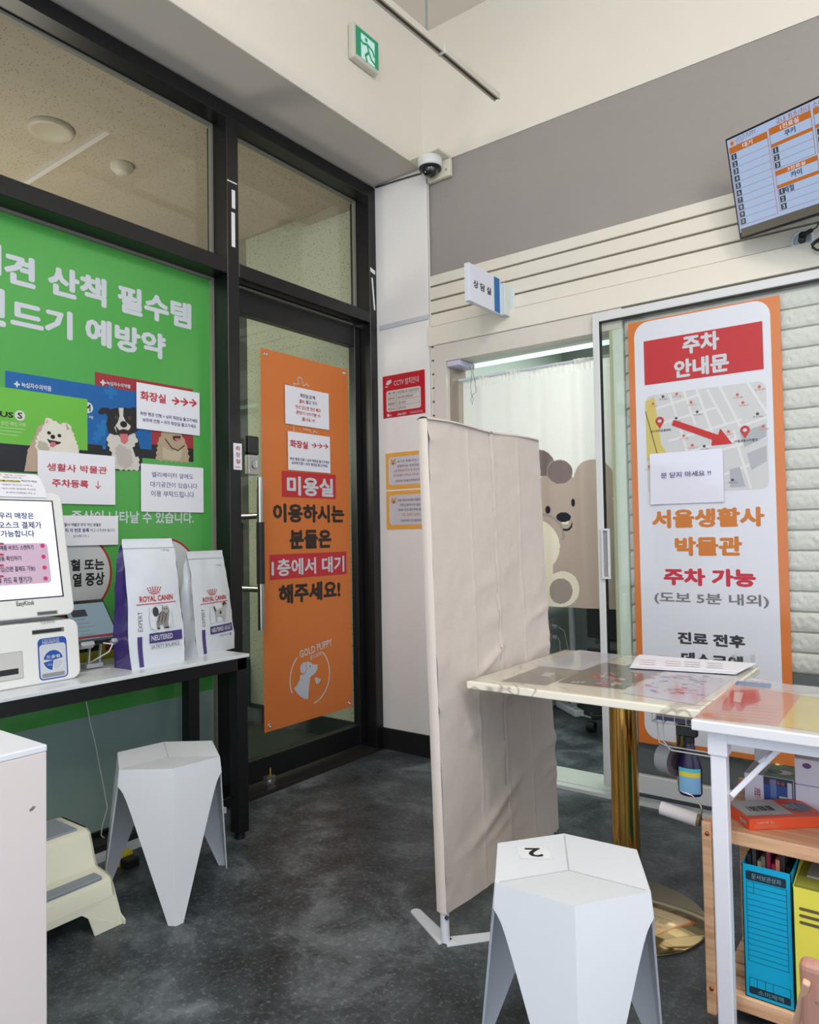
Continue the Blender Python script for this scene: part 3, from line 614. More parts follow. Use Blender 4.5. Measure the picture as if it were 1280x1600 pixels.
# ------------------------------------------------------------------ parking poster on the glass
YP = YD+.010
P = S_back(YP)
u0, u1 = 1.086, 1.690; a = P.uv(981, 506); u0 = a[0]; c = P.uv(1243, 1198); u1 = c[0]; v1 = a[1]; v0 = c[1]
pk = thing('parking_poster', 'tall parking notice poster with orange border taped on the sliding glass', 'poster', ((u0+u1)/2, YP, v0))
B().box(u0, u1, YP, YP+.001, v0, v1, M('orange_poster_print', (205, 114, 44), .35, coat=.5)).build('sheet', pk)
wr = P.uv(1208.5, 640)[0]; wl = P.uv(993, 600)[0]; wt = P.uv(1135, 479)[1]; wbm = P.uv(1035, 1157)[1]
P.rect(wl, wbm, wr, wt, M('white_poster_print', (214, 216, 226), .35, var=.02, coat=.5), 0, .06)
P.prect(1005.8, 533.8, 1193.8, 576.8, (206, 46, 54), 1)
P.pt('주차', 1066, 525.5, 1124.5, 545.5, W_, .055); P.pt('안내문', 1053, 563.5, 1140, 580, W_, .055)
ml = P.uv(1009, 640)[0]; mr = P.uv(1197, 600)[0]; mt = P.uv(1100, 607)[1]; mb = P.uv(1197, 764)[1]
P.rect(ml, mb, mr, mt, (222, 223, 226), 1, .03)
MW = mr-ml; MH = mt-mb; fx = lambda t: ml+MW*t; fz = lambda t: mt-MH*t
P.poly([(fx(.0), fz(.06)), (fx(.08), fz(.02)), (fx(.13), fz(.5)), (fx(.19), fz(.62)), (fx(.0), fz(.66))], (226, 206, 116), 2)
P.line([(fx(0), fz(.16)), (fx(.1), fz(.62))], .004, (120, 110, 70), 3, False)
RD = (240, 240, 242)
for q_ in (((.22, .02), (.36, .62)), ((.45, .0), (.58, .48)), ((.64, .0), (.80, .42)), ((.86, .0), (1, .30)), ((.1, .14), (.45, .06)), ((.12, .30), (.6, .2)), ((.2, .48), (.8, .34)), ((.8, .40), (1, .34)), ((.74, .44), (.86, .98)), ((.6, .62), (.99, .52)), ((.66, .84), (.99, .72)), ((.34, .0), (.43, .34)), ((.54, .02), (.68, .36)), ((.28, .62), (.75, .52))):
    P.line([(fx(x_), fz(y_)) for x_, y_ in q_], .010, RD, 2, False)
P.poly([(fx(.79), fz(.46)), (fx(.99), fz(.40)), (fx(.99), fz(.52)), (fx(.82), fz(.60))], (186, 190, 198), 2); P.poly([(fx(.84), fz(.66)), (fx(.99), fz(.60)), (fx(.99), fz(.74)), (fx(.87), fz(.82))], (190, 194, 202), 2); P.poly([(fx(.7), fz(.8)), (fx(.78), fz(.78)), (fx(.82), fz(.97)), (fx(.7), fz(.97))], (184, 190, 198), 2)
for i, (x_, y_) in enumerate(((.16, .03), (.28, .02), (.4, .12), (.45, .22), (.78, .1), (.82, .18), (.27, .26), (.33, .44), (.4, .54), (.93, .3), (.97, .42), (.7, .44), (.24, .62), (.02, .72), (.07, .09), (.5, .56), (.95, .05), (.55, .62), (.72, .9))):
    P.ell(fx(x_), fz(y_), .006, .006, (222, 110, 80) if i % 3 else (80, 84, 100), 3, 10); P.text('지도표기'[:2+i % 3], fx(x_)-.018, fz(y_+.035), fx(x_)+.02, fz(y_+.018), (222, 120, 90) if i % 3 else (80, 84, 100), 0, 3)
for x_, y_, t in ((.125, .27, '골드퍼피동물병원'), (.83, .44, '서울생활사박물관')):
    P.ell(fx(x_), fz(y_), .018, .018, (206, 60, 60), 4, 20); P.poly([(fx(x_)-.013, fz(y_)-.012), (fx(x_)+.013, fz(y_)-.012), (fx(x_), fz(y_)-.034)], (206, 60, 60), 4); P.ell(fx(x_), fz(y_), .008, .007, W_, 5, 12)
    P.text(t, fx(x_)-.04, fz(y_+.11), fx(x_)+.045, fz(y_+.085), (70, 60, 70), .01, 4)
P.ppoly([(1053.5, 656), (1050, 664.5), (1113, 687), (1112, 696.5), (1144.5, 693), (1126, 669.5), (1122.5, 679.5)], (212, 44, 44), 6)
P.pt('서울생활사', 1018.7, 797, 1195.5, 822.5, (222, 132, 54), .06); P.pt('박물관', 1054.5, 839, 1160.7, 869, (222, 132, 54), .06)
P.pt('주차 가능', 1037, 887.5, 1182, 918, (214, 48, 72), .06); P.pt('(도보 5분 내외)', 1022.5, 924, 1202.5, 951, (132, 128, 136), .03)
P.pt('진료 전후', 1059, 986.5, 1165, 1013.5, (62, 58, 66), .055); P.pt('데스크에', 1064.5, 1018, 1162, 1047, (62, 58, 66), .055)
P.pt('말씀해주세요', 1052, 1055, 1172, 1085, (62, 58, 66), .055); P.pt('주차권 드립니다', 1042, 1100, 1175, 1125, (222, 132, 54), .045)
P.build('printed_design', pk)
A = S_back(YP-.006)
o, q = notice('paper_notice', 'blank-looking white paper notice with one blue line on the parking poster', A, 1015.5, 709.5, 1132, 784, M('laminated_paper', (220, 220, 236), .12, var=.02, coat=1), curl=.03)
q.ph('문 닫지 마세요 !!', 1033, 739, 1111, 8.5, (92, 84, 140), .01); q.build('lettering', o)
# ------------------------------------------------------------------ consulting room beyond the opening
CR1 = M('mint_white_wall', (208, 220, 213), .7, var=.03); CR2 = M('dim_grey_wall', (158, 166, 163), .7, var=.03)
wc = structure('wall_consulting_room')
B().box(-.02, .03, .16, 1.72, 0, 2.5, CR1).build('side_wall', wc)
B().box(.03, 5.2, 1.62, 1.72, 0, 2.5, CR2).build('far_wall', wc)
B().box(5.15, 5.2, .16, 1.72, 0, 2.5, CR1).build('end_wall', wc)
B().box(-.02, 5.2, .16, 1.72, 2.45, 2.5, M('room_ceiling_green_white', (178, 198, 186), .8)).build('ceiling_consulting_room', kind='structure')
MINT = M('mint_led_tube', (196, 236, 218), .3, var=0, emit=1.1)
p0 = hit(728, 570, 1, .17); p1 = hit(926, 534, 1, .17)
t = thing('led_tube_light', 'mint glowing light tube above the koala curtain', 'light', (.5, .17, p0.z))
B().cyl((.2, .17, (p0.z+p1.z)/2+.004), (.99, .17, (p0.z+p1.z)/2+.004), .030, MINT, 16).build('tube', t)
B().box(.16, .2, .15, .19, p0.z-.016, p0.z+.03, TRIMW).box(.16, .998, .16, .18, p0.z+.02, p0.z+.034, TRIMW).build('holder', t)
# koala curtain: woven panel with the picture dyed in, faces coloured by the pattern
YC = .095
def cpx(x, z):
    d = Vector((x, YC, z))-CAM; k = d.dot(CF); return 640+FPX*d.dot(CR)/k, 800-FPX*d.dot(CU)/k
CM = [M('cream_curtain_cloth', (240, 238, 233), .9, var=.03, scale=10), M('taupe_print_cloth', (186, 167, 155), .9, var=.04, scale=10), M('dark_taupe_print_cloth', (136, 122, 120), .9, var=.04, scale=10),
      M('navy_print_cloth', (30, 32, 44), .9), M('ivory_print_cloth', (238, 228, 206), .9, var=.03), M('grey_taupe_print_cloth', (164, 150, 142), .9, var=.03)]
for m in CM[:2]+CM[4:]:
    n_ = m.node_tree; bs = n_.nodes['Principled BSDF']; ou = n_.nodes['Material Output']; tr_ = n_.nodes.new('ShaderNodeBsdfTranslucent'); mx_ = n_.nodes.new('ShaderNodeMixShader'); mx_.inputs[0].default_value = .35
    lk_ = bs.inputs['Base Color'].links[0].from_socket; n_.links.new(lk_, tr_.inputs[0]); n_.links.new(bs.outputs[0], mx_.inputs[1]); n_.links.new(tr_.outputs[0], mx_.inputs[2]); n_.links.new(mx_.outputs[0], ou.inputs[0])
def koala(x, z):
    px, py = cpx(x, z); X = (px-660)*3.636; Y = (py-560)*3.636
    E = lambda cx, cy, rx, ry: ((X-cx)/rx)**2+((Y-cy)/ry)**2 < 1
    if E(803, 902, 40, 28) or E(712, 860, 18, 22) or E(856, 820, 12, 22): return 3
    if 800 < X < 853 and 930 < Y < 980 and not E(815, 930, 32, 38) and E(815, 935, 40, 46): return 3
    if E(812, 930, 20, 14): return 4
    if E(787, 1322, 66, 72): return 5
    if E(798, 1310, 96, 100) or (X < 800 and Y > 1370): return 4
    if E(640, 1070, 142, 152) or (X < 745 and 1050 < Y and Y < 1225+(745-X)*.5): return 4
    if abs(math.hypot((X-680), (Y-1010)*1.0)-122) < 7 and Y < 1030: return 5
    if X < 760 and Y > 1225: return 4 if Y > 1262-(X-680)*.6 else 5
    if E(782, 645, 70, 68) : return 2
    if E(782, 645, 77, 75) and E(655, 612, 100, 94): return 5
    if E(655, 612, 100, 94) and Y < 668: return 2
    if E(975, 720, 122, 146) or E(760, 860, 165, 225) or (Y > 800): return 1
    return 0
b = B(); nu, nv = 260, 330; x0, x1, z0, z1 = .168, .998, .797, 1.955
def cf(i, j):
    x = x0+(x1-x0)*i; z = z0+(z1-z0)*j; a = 1-.5*(1-j)
    y = YC+a*(.009*math.sin(i*29+.6*math.sin(i*9))+.008*math.sin(i*13+1)+.0025*math.sin(i*61+j*2))+(.004*math.sin(i*230) if j > .955 else 0)
    return (x, y, z)
W = nu+1; vs = [cf(i/nu, j/nv) for j in range(nv+1) for i in range(nu+1)]
ks = [b.mi(m) for m in CM]; b.v = vs
for j in range(nv):
    for i in range(nu):
        b.f.append([j*W+i, j*W+i+1, (j+1)*W+i+1, (j+1)*W+i]); b.fm.append(koala(x0+(x1-x0)*(i+.5)/nu, z0+(z1-z0)*(j+.5)/nv)); b.sm.append(True)
cu_ = thing('koala_curtain', 'cream door curtain with a printed taupe koala hanging in the consulting room opening', 'curtain', (.58, YC, z0))
b.build('cloth', cu_); B().cyl((.14, YC, 1.948), (1.0, YC, 1.948), .008, WPL, 12).build('tension_rod', cu_)
# door sensor box and its loose wires
sn = thing('door_sensor', 'small lavender-white box with loose wire loop at the top corner of the opening', 'sensor', (.19, .06, 2.01))
LAV = M('lavender_white_plastic', (206, 198, 222), .4)
B().box(.137, .215, -.0, .15, 2.006, 2.034, LAV).build('housing', sn, bev=.004)
q0 = hit(734, 572, 1, .02); q1 = hit(740, 570, 1, .02); q2 = hit(738, 632, 1, .02)
WIRE = M('thin_dark_wire', (60, 60, 58), .5)
B().tube([q0, (q0.x+.012, .02, q0.z-.035), (q0.x+.004, .02, q0.z-.10), (q0.x+.006, .02, q0.z-.15), (q2.x+.008, .02, q2.z+.03), (q2.x, .02, q2.z), (q2.x-.008, .02, q2.z+.025), (q2.x+.006, .02, q2.z+.05), (q1.x+.012, .02, q1.z-.14), (q1.x+.008, .02, q1.z-.09), (q1.x-.004, .02, q1.z-.04), q1], .0011, WIRE, 6).build('wire', sn)
# wall outlet, desk post, power strip, chair inside
ot = thing('wall_outlet', 'white double wall outlet on the consulting room wall below the curtain', 'outlet', (.03, 1.35, .44))
B().box(.03, .038, 1.305, 1.395, .42, .575, WPL).build('plate', ot, bev=.003)
for z in (.46, .53): B().lathe((.038, 1.35, z), [(.024, 0), (.024, .005), (.018, .004), (.018, .001)], WPL, 20, (1, 0, 0)).cyl((.042, 1.35, z), (.075, 1.35, z-.004), .014, WPL, 14).build('socket', ot)
B().tube([(.075, 1.35, .53), (.12, 1.36, .50), (.14, 1.38, .35), (.13, 1.40, .15), (.16, 1.42, .03)], .003, WPL, 6).tube([(.075, 1.35, .46), (.10, 1.33, .43), (.12, 1.30, .3), (.17, 1.33, .1), (.2, 1.38, .03)], .003, WPL, 6).build('cord', ot)
dp = hit(894, 960, 1, 1.42)
dk = thing('desk', 'dark desk on white tubular legs seen under the koala curtain', 'desk', (dp.x+.5, 1.42, 0))
B().box(dp.x-.06, dp.x+1.3, 1.05, 1.60, .725, .75, M('dark_desk_laminate', (50, 54, 56), .5)).build('desktop', dk)
for xx, yy in ((dp.x, 1.42), (dp.x+1.2, 1.42), (dp.x+1.2, 1.12)): B().cyl((xx, yy, 0), (xx, yy, .725), .022, WPL, 18).build('leg', dk)
B().box(dp.x+.1, dp.x+1.15, 1.56, 1.58, .2, .70, M('desk_modesty_panel', (96, 104, 104), .6)).build('modesty_panel', dk)
ps = hit(890, 1100, 2, .05)
pw = thing('power_strip', 'white power strip lying on the consulting room floor', 'power strip', (ps.x, ps.y, 0))
ax = Vector((.75, -.66, 0)).normalized(); ay = Vector((.66, .75, 0)); az = Vector((0, 0, 1))
B().obox((ps.x, ps.y, .022), ax, ay, az, .15, .03, .02, WPL).build('body', pw, bev=.006)
for k in range(4):
    c_ = Vector((ps.x, ps.y, .042))+ax*(-.1+.066*k); B().cyl(c_, c_+Vector((0, 0, .002)), .018, M('socket_grey', (170, 174, 176), .4), 16).build('socket', pw)
B().tube([Vector((ps.x, ps.y, .02))+ax*.15, Vector((ps.x, ps.y, .01))+ax*.22+ay*.05, Vector((ps.x, ps.y, .006))+ax*.2+ay*.12, Vector((ps.x, ps.y, .006))+ax*.1+ay*.1], .005, WPL, 8).build('cord', pw)
ch = thing('office_chair', 'black swivel office chair on castors inside the consulting room', 'chair', (.62, 1.02, 0))
FB = M('black_mesh_fabric', (26, 27, 30), .8, bump=.3, bscale=200)
B().box(.50, .94, .82, 1.24, .44, .50, FB).build('seat', ch, bev=.02, seg=3)
bb = B(); bb.grid(lambda i, j: (.53+.40*i, .80-.03*math.sin(PI*i), .56+.5*j), 8, 8, FB); bb.grid(lambda i, j: (.53+.40*(1-i), .775-.03*math.sin(PI*i), .56+.5*j), 8, 8, FB); bb.build('backrest', ch)
B().cyl((.73, 1.02, .1), (.73, 1.02, .44), .025, BLACKP).build('gas_column', ch)
for k in range(5):
    a_ = math.radians(205+72*k); e_ = Vector((.73+.27*math.cos(a_), 1.02+.27*math.sin(a_), .085))
    B().beam((.73, 1.02, .11), e_, .045, .03, BLACKP).build('base_arm', ch, bev=.005)
    B().cyl(e_+Vector((-.022, 0, -.055)), e_+Vector((.022, 0, -.055)), .029, BLACKP, 20).build('castor', ch, bev=.003)
# ------------------------------------------------------------------ fixtures on the upper walls
# exit sign
ex = thing('exit_sign', 'small green lit exit sign with a running figure high on the bulkhead', 'sign', (0, -.485, 3.36))
EY0, EY1, EZ0, EZ1 = -.575, -.39, 3.372, 3.54
B().box(0.001, .038, EY0, EY1, EZ0, EZ1, M('aged_white_plastic', (205, 202, 190), .4)).build('housing', ex, bev=.008, seg=3)
P = Print((.039, 0, 0), (0, 1, 0), (0, 0, 1), emit=.75); GN = (0, 142, 96)
P.rect(EY0+.014, EZ0+.018, EY1-.006, EZ1-.014, GN, 0); P.rect(EY0+.05, EZ0+.018, EY1-.035, EZ1-.032, (196, 232, 224), 1)
fy = lambda t: EY0+.05+(EY1-.035-EY0-.05)*t; fz = lambda t: EZ0+.018+(EZ1-.032-EZ0-.018)*t
P.ell(fy(.38), fz(.86), .010, .010, GN, 2); wd = .012
for q_ in (((.45, .72), (.55, .42)), ((.45, .70), (.12, .62), (.02, .7)), ((.5, .7), (.85, .6), (.95, .42)), ((.55, .42), (.3, .2), (.42, -.0)), ((.58, .42), (.75, .2), (1.05, .1))): P.line([(fy(a_), fz(c_)) for a_, c_ in q_], wd, GN, 2, False)
P.build('lit_panel', ex)
# dome camera
cm = thing('dome_camera', 'white dome security camera on a bracket in the upper corner', 'camera', (.10, -.01, 3.0))
IV = M('ivory_bracket_plastic', (222, 216, 198), .4)
B().box(.045, .188, -.012, .015, 2.985, 3.075, IV).box(.0, .188, -.115, .015, 3.075, 3.087, IV).build('bracket', cm, bev=.005)
B().cyl((.165, -.0135, 3.02), (.165, -.012, 3.02), .006, GROOVE, 12).build('screw', cm)
B().lathe((.098, -.06, 3.03), [(.054, -.004), (.061, .0), (.063, .02), (.063, .045)], M('white_camera_housing', (224, 224, 222), .35), 36).build('housing', cm)
B().lathe((.098, -.06, 3.026), [(.058, .004), (.057, -.006), (.044, -.010)], BLACKP, 36).build('trim_ring', cm)
B().lathe((.098, -.06, 3.018), [(.042, 0), (.040, -.014), (.030, -.028), (.016, -.036), (.001, -.039)], M('tinted_dome', (20, 20, 24), .06, coat=1), 32).build('dome', cm)
B().tube([(-.31, .0-.004, 3.072), (-.2, -.006, 3.066), (-.1, -.006, 3.060), (0, -.006, 3.052), (.06, -.01, 3.05)], .004, BLACKP, 8).build('cable', cm)
# suspended track rail
rl = thing('lighting_track_rail', 'long white track rail hanging by wires below the ceiling', 'rail', (.6, -.25, 3.11))
ra = hit(777, 152, 1, -.25); rb = hit(597, 0, 1, -1.04); rd = (rb-ra).normalized(); re_ = ra+rd*3.6
RW = M('white_rail_metal', (200, 194, 182), .4)
B().beam(ra+Vector((-.012, 0, 0)), re_+Vector((-.012, 0, 0)), .007, .028, RW).beam(ra+Vector((.012, 0, 0)), re_+Vector((.012, 0, 0)), .007, .028, RW).beam(ra+Vector((0, 0, .010)), re_+Vector((0, 0, .010)), .030, .008, RW).build('channel', rl)
B().beam(ra+Vector((0, 0, -.002)), re_+Vector((0, 0, -.002)), .016, .014, M('dark_track_slot', (92, 82, 66), .6)).build('slot', rl)
t_ = .58
w0 = ra+rd*.52; B().cyl(w0+Vector((0, 0, .012)), (w0.x, w0.y, 3.81), .0045, M('grey_wire', (130, 136, 134), .4), 8).build('hanging_wire', rl)
w0 = ra+rd*2.4; B().cyl(w0+Vector((0, 0, .012)), (w0.x, w0.y, 3.81), .0045, M('grey_wire', (130, 136, 134)), 8).build('hanging_wire', rl)
w0 = ra+rd*.42; B().beam(w0, w0+rd*.008, .034, .036, M('clear_tape', (215, 215, 210), .3)).build('tape_band', rl)
# projecting room sign
rs = thing('room_sign', 'white projecting room sign with black lettering and a blue stripe', 'sign', (.49, -.2, 2.19))
P = S_left(.496); a = P.uv(734, 411); c = P.uv(783, 490); sy0 = -.345; sy1 = -.06; sz1 = 2.362; sz0 = 2.190
B().box(.470, .496, sy0, sy1, sz0, sz1, M('white_sign_acrylic', (214, 216, 228), .3)).build('panel', rs, bev=.002)
B().box(.478, .516, sy1, .006, sz0+.0, sz1-.02, M('clear_white_bracket', (206, 214, 212), .3)).box(.44, .535, .0, .006, sz0-.004, sz1-.015, M('clear_white_bracket', (206, 214, 212))).build('wall_bracket', rs, bev=.002)
P.pt('상 담 실', 739.5, 436, 767.5, 462, (30, 32, 44), .035, 1); sa = P.uv(772, 440)[0]; sb = P.uv(780.5, 440)[0]; P.rect(sa, sz0+.003, sb, sz1-.003, (0, 110, 180), 0)
P.build('lettering', rs)
# wall screen showing the waiting list
tw = Vector((0.88962881, -0.44565655, -0.09975382)).normalized(); td = Vector((0.04521956, 0.30337667, -0.95179714)).normalized(); tn = tw.cross(-td)
BL = Vector((1.56317, -.08, 2.26893)); TL = Vector((1.54640761, -0.19255707, 2.62203338)); TW = .66; TH = (TL-BL).length
tc_ = (BL+TL)/2+tw*TW/2
tv = thing('wall_monitor', 'wall monitor showing an orange and pale blue waiting list', 'monitor', tuple(tc_))
B().obox(tc_-tn*.02, tw, -td, tn, TW/2, TH/2, .02, M('glossy_black_bezel', (18, 20, 26), .25)).build('casing', tv, bev=.003)
B().obox(tc_-tn*.06, tw, -td, tn, TW*.3, TH*.3, .025, BLACKP).beam(tc_-tn*.06, (tc_.x-.02, .006, tc_.z-.02), .09, .09, BLACKP).build('wall_mount', tv)
P = Print(TL+tn*.0008, tw, -td, emit=.72)
P.rect(.008, -TH+.025, TW-.008, -.008, (172, 190, 224), 0); P.rect(.012, -TH+.008, TW-.008, -TH+.038, (96, 88, 78), 1)
OG = (188, 104, 26); LN = (150, 96, 84); NB = (52, 62, 74); TX = (160, 96, 84)
def card(x0, y0, x1, yh, yb, title, tp, rows, sub=None, sp=None):
    """x0,y0 header top-left pixel; x1,yh header bottom-right pixel; yb = pixel of the card's bottom-left"""
    u0, v1 = P.uv(x0, y0); u1, vh = P.uv(x1, yh); vb = P.uv(*yb)[1]
    P.rect(u0, vb, u1, v1, (178, 172, 196), 1, .004); P.rect(u0+.003, vb+.002, u1-.003, vh, (172, 192, 224), 2); P.rect(u0, vh, u1, v1, OG, 3)
    P.text(title, u0+(u1-u0)*tp[0], vh+(v1-vh)*.15, u0+(u1-u0)*tp[1], v1-(v1-vh)*.12, W_, .02, 4)
    H = vh-vb; top = vh
    if sub:
        P.text(sub, u0+(u1-u0)*sp[0], vh-H*.20, u0+(u1-u0)*sp[1], vh-H*.03, (40, 52, 84), .04, 4); P.rect(u0, vh-H*.36, u1, vh-H*.26, OG, 3); top = vh-H*.36
    n = rows; rh = (top-vb)/n
    for k in range(n):
        P.rect(u0, top-rh*(k+1), u1, top-rh*(k+1)+.0012, LN, 3); P.rect(u0+.006, top-rh*(k+1)+rh*.12, u0+.006+rh*.85, top-rh*k-rh*.1, NB, 4)
        P.text(str(k+1), u0+.006+rh*(.36 if k == 0 else .25), top-rh*(k+1)+rh*.25, u0+.006+rh*(.5 if k == 0 else .6), top-rh*k-rh*.22, (190, 204, 226), .02, 5)
    P.rect(u0, vb, u0+.0016, vh, LN, 3); P.rect(u1-.0016, vb, u1, vh, LN, 3)
    return u0, u1, vh, vb, top, rh
card(1139.5, 232, 1200.5, 215.5, (1158, 353), '대기', (.36, .62), 10)
u0_, u1_, vh_, vb_, tp_, rh_ = card(1201.5, 201.5, 1268.5, 183, (1213, 265), '1진료실', (.28, .72), 3, '쿠키', (.36, .62))
g = card(1211.5, 268, 1279, 250, (1221, 330), '3진료실', (.30, .72), 3, '카이', (.36, .62))
P.text('채혈', g[0]+(g[1]-g[0])*.16, g[4]-g[5]*.9, g[0]+(g[1]-g[0])*.40, g[4]-g[5]*.02, (40, 52, 84), .03, 5)
card(1270.5, 170, 1335, 152, (1281, 238), '2진료실', (.28, .72), 3, '초코', (.36, .62)); card(1280.5, 240, 1345, 222, (1291, 308), '4진료실', (.28, .72), 3)
a = P.uv(1150, 218); b_ = P.uv(1182, 207); P.text('GOLD PUPPY', a[0], a[1]-.010, b_[0], a[1]+.006, (120, 90, 80), .0, 3); P.text('골드퍼피', a[0], a[1]-.022, a[0]+.03, a[1]-.014, (90, 80, 80), 0, 3)
a = P.uv(1145, 223); P.ell(a[0], a[1], .012, .012, (196, 170, 150), 2); P.ell(a[0]-.002, a[1]-.002, .006, .007, OG, 3)
a = P.uv(1213, 193); P.text('국내 최초/최대 소아 동물병원', a[0], a[1]-.008, a[0]+.26, a[1]+.014, TX, .01, 3)
P.build('screen_picture', tv)
# recessed outlet with plugged cable coil below the monitor
oc = hit(1254, 376, 1, .0)
oo = thing('recessed_outlet', 'round white wall outlet with a black plug below the monitor', 'outlet', (oc.x, 0, oc.z))
B().lathe((oc.x, .006, oc.z), [(.040, 0), (.040, .014), (.033, .018), (.028, .010), (.027, .002)], WPL, 28, (0, -1, 0)).build('outlet_ring', oo)
cc1 = thing('power_cable', 'coiled black power cable hanging beside the round outlet', 'cable', (oc.x+.06, -.03, oc.z-.05))
B().cyl((oc.x, -.008, oc.z), (oc.x+.008, -.045, oc.z+.006), .014, BLACKP, 14).cyl((oc.x+.006, -.04, oc.z+.006), (oc.x+.04, -.055, oc.z+.012), .008, BLACKP, 12).build('plug', cc1)
pts = [(oc.x+.04, -.055, oc.z+.012), (oc.x+.055, -.05, oc.z+.02), (oc.x+.07, -.045, oc.z+.05), (oc.x+.075, -.04, oc.z+.1)]
for k in range(44): t_ = k*2*PI/13; pts.append((oc.x+.085+.045*math.cos(t_+2)*(1+.05*(k % 3)), -.03-.0006*k, oc.z-.045+.022*math.sin(t_+2)*(1+.06*(k % 4))))
B().tube(pts[:4], .003, BLACKP, 8).tube(pts[4:], .003, BLACKP, 8).build('cord', cc1)
# ------------------------------------------------------------------ counter with kiosk, tablet and feed bags
ct = thing('counter_table', 'long white-topped counter on a black steel frame along the window', 'table', (-.17, -2.2, 0))
B().box(-.385, -.006, -3.6, -1.197, .689, .7015, M('white_counter_laminate', (212, 218, 222), .22, var=.02)).build('tabletop', ct, bev=.002)
b = B()
b.box(-.05, -.014, -3.55, -1.205, .643, .689, BLACK).build('apron', ct, bev=.002)
B().box(-.365, -.33, -3.55, -1.205, .643, .689, BLACK).build('apron', ct, bev=.002)
B().box(-.33, -.05, -1.24, -1.205, .643, .689, BLACK).build('apron', ct, bev=.002)
for x0, y0 in ((-.064, -1.251), (-.362, -1.251), (-.064, -3.5), (-.362, -3.5)):
    lg_ = B().box(x0, x0+.05, y0, y0+.05, .025, .689, BLACK).build('leg', ct, bev=.002); B().cyl((x0+.025, y0+.025, 0), (x0+.025, y0+.025, .025), .02, BLACKP, 16).build('foot', lg_)
# payment kiosk
kw = M('kiosk_white_plastic', (222, 223, 221), .35, var=.02)
ks_ = thing('payment_kiosk', 'white self-service payment kiosk with tilted screen at the left edge', 'kiosk', (-.22, -2.0, .70))
KX = -.112
def kpl(x0, z0, x1, z1):   # a tilted kiosk face
    V = Vector((x1-x0, 0, z1-z0)).normalized(); return Print((x0, 0, z0), (0, 1, 0), V)
PB = kpl(KX, .702, KX-.022, .90); PH = kpl(KX-.018, .905, KX-.105, 1.29)
def slab(P, u0, u1, v0, v1, th, m, r=.02):
    b = B(); p = []
    for cx, cy, a0 in ((u1-r, v0+r, -90), (u1-r, v1-r, 0), (u0+r, v1-r, 90), (u0+r, v0+r, 180)):
        for k in range(7): a = math.radians(a0+15*k); p.append(P.O+P.U*(cx+r*math.cos(a))+P.V*(cy+r*math.sin(a)))
    b.prism([q-Vector((th, 0, 0)) for q in p], (th, 0, 0), m); return b
br = PB.uv(127, 1052)[0]; bt = PB.uv(60, 972)[1]
slab(PB, -2.35, br, .0, bt, .20, kw, .03).build('base_unit', ks_, bev=.006, seg=3)
hr = PH.uv(117, 950)[0]; hb_ = PH.uv(60, 980)[1]; ht = PH.uv(60, 769)[1]; hr2 = PH.uv(100, 800)[0]
slab(PH, -2.35, hr, max(hb_, .004), ht, .07, kw, .025).build('head_unit', ks_, bev=.006, seg=3)
B().box(KX-.20, KX-.09, -2.3, br-.05, .86, 1.05, kw).build('neck', ks_, bev=.01)
P = PH
sr = P.uv(89, 860)[0]; sv1 = P.uv(40, 783)[1]; sv0 = P.uv(40, 935)[1]
P.rect(-2.33, sv0-.004, sr+.005, sv1+.004, (20, 20, 22), 0); P.rect(-2.33, sv0, sr, sv1, M('lit_screen_lavender', (206, 210, 232), .3, var=0, emit=.62), 1)
DK = (56, 58, 84)
def kl(t, x0, y0, x1, y1, c=DK, b_=.03): P.pt(t, x0, y0, x1, y1, c, b_, 3)
kl('우리 매장은', -3, 800.5, 53, 811); kl('키오스크 결제가', -15, 815, 65, 826); kl('가능합니다', 0, 829, 54, 839)
P.rect(-2.33, P.uv(40, 913)[1], P.uv(77, 880)[0], P.uv(40, 849)[1], (228, 196, 222), 2, .012)
for k, t in enumerate(('등록된 제품 바코드 스캔하기', '결제 내용 확인하기', '카드 삽입(간편 결제도 가능)', '결제 후 카드 꼭 챙기기!')):
    y = 853+k*17; P.pt(t, -20, y, (52, 33, 55, 50)[k], y+6, (60, 50, 70), .02, 4); P.pell(66+k*1.6, y, 3.4, 3.2, (222, 50, 120), 4); P.pell(1, y-3.2, 5, 1.8, (176, 70, 100), 4)
P.pt('EasyKiosk', 25, 940, 54, 947, (56, 56, 60), .015, 1); 
P.rect(P.uv(58, 962)[0], P.uv(60, 962)[1], P.uv(90, 958)[0], P.uv(60, 956)[1], (150, 150, 150), 1, .002); P.rect(P.uv(59.5, 962)[0], P.uv(60, 960.6)[1], P.uv(88, 958)[0], P.uv(60, 957.6)[1], (90, 90, 92), 2)
P.build('screen_and_print', ks_)
P = PB
P.line([(29, 974), (111, 966)], .0016, (110, 110, 110), 0); P.pt('카드를 넣어주세요', 63, 971, 86, 973.5, (110, 110, 110), 0, 0)
P.rect(P.uv(50, 992)[0], P.uv(60, 991)[1], P.uv(100, 985)[0], P.uv(60, 984)[1], (120, 118, 116), 0); P.rect(P.uv(51, 992)[0], P.uv(60, 989.5)[1], P.uv(96, 985)[0], P.uv(60, 985)[1], (36, 36, 38), 1)
BL_ = (20, 84, 176)
P.rect(P.uv(58, 998)[0], P.uv(64, 1064)[1], P.uv(103.5, 998)[0], P.uv(64, 998)[1], BL_, 0, .014); P.rect(P.uv(58, 998)[0]+.004, P.uv(64, 1064)[1]+.004, P.uv(103.5, 998)[0]-.004, P.uv(64, 1008)[1], (216, 220, 232), 1, .010)
P.pt('도움이 필요하시면', 65, 999, 92, 1002.5, W_, .0, 2); P.pt('도움벨을 눌러주세요', 65, 1003.5, 93, 1007, W_, .0, 2)
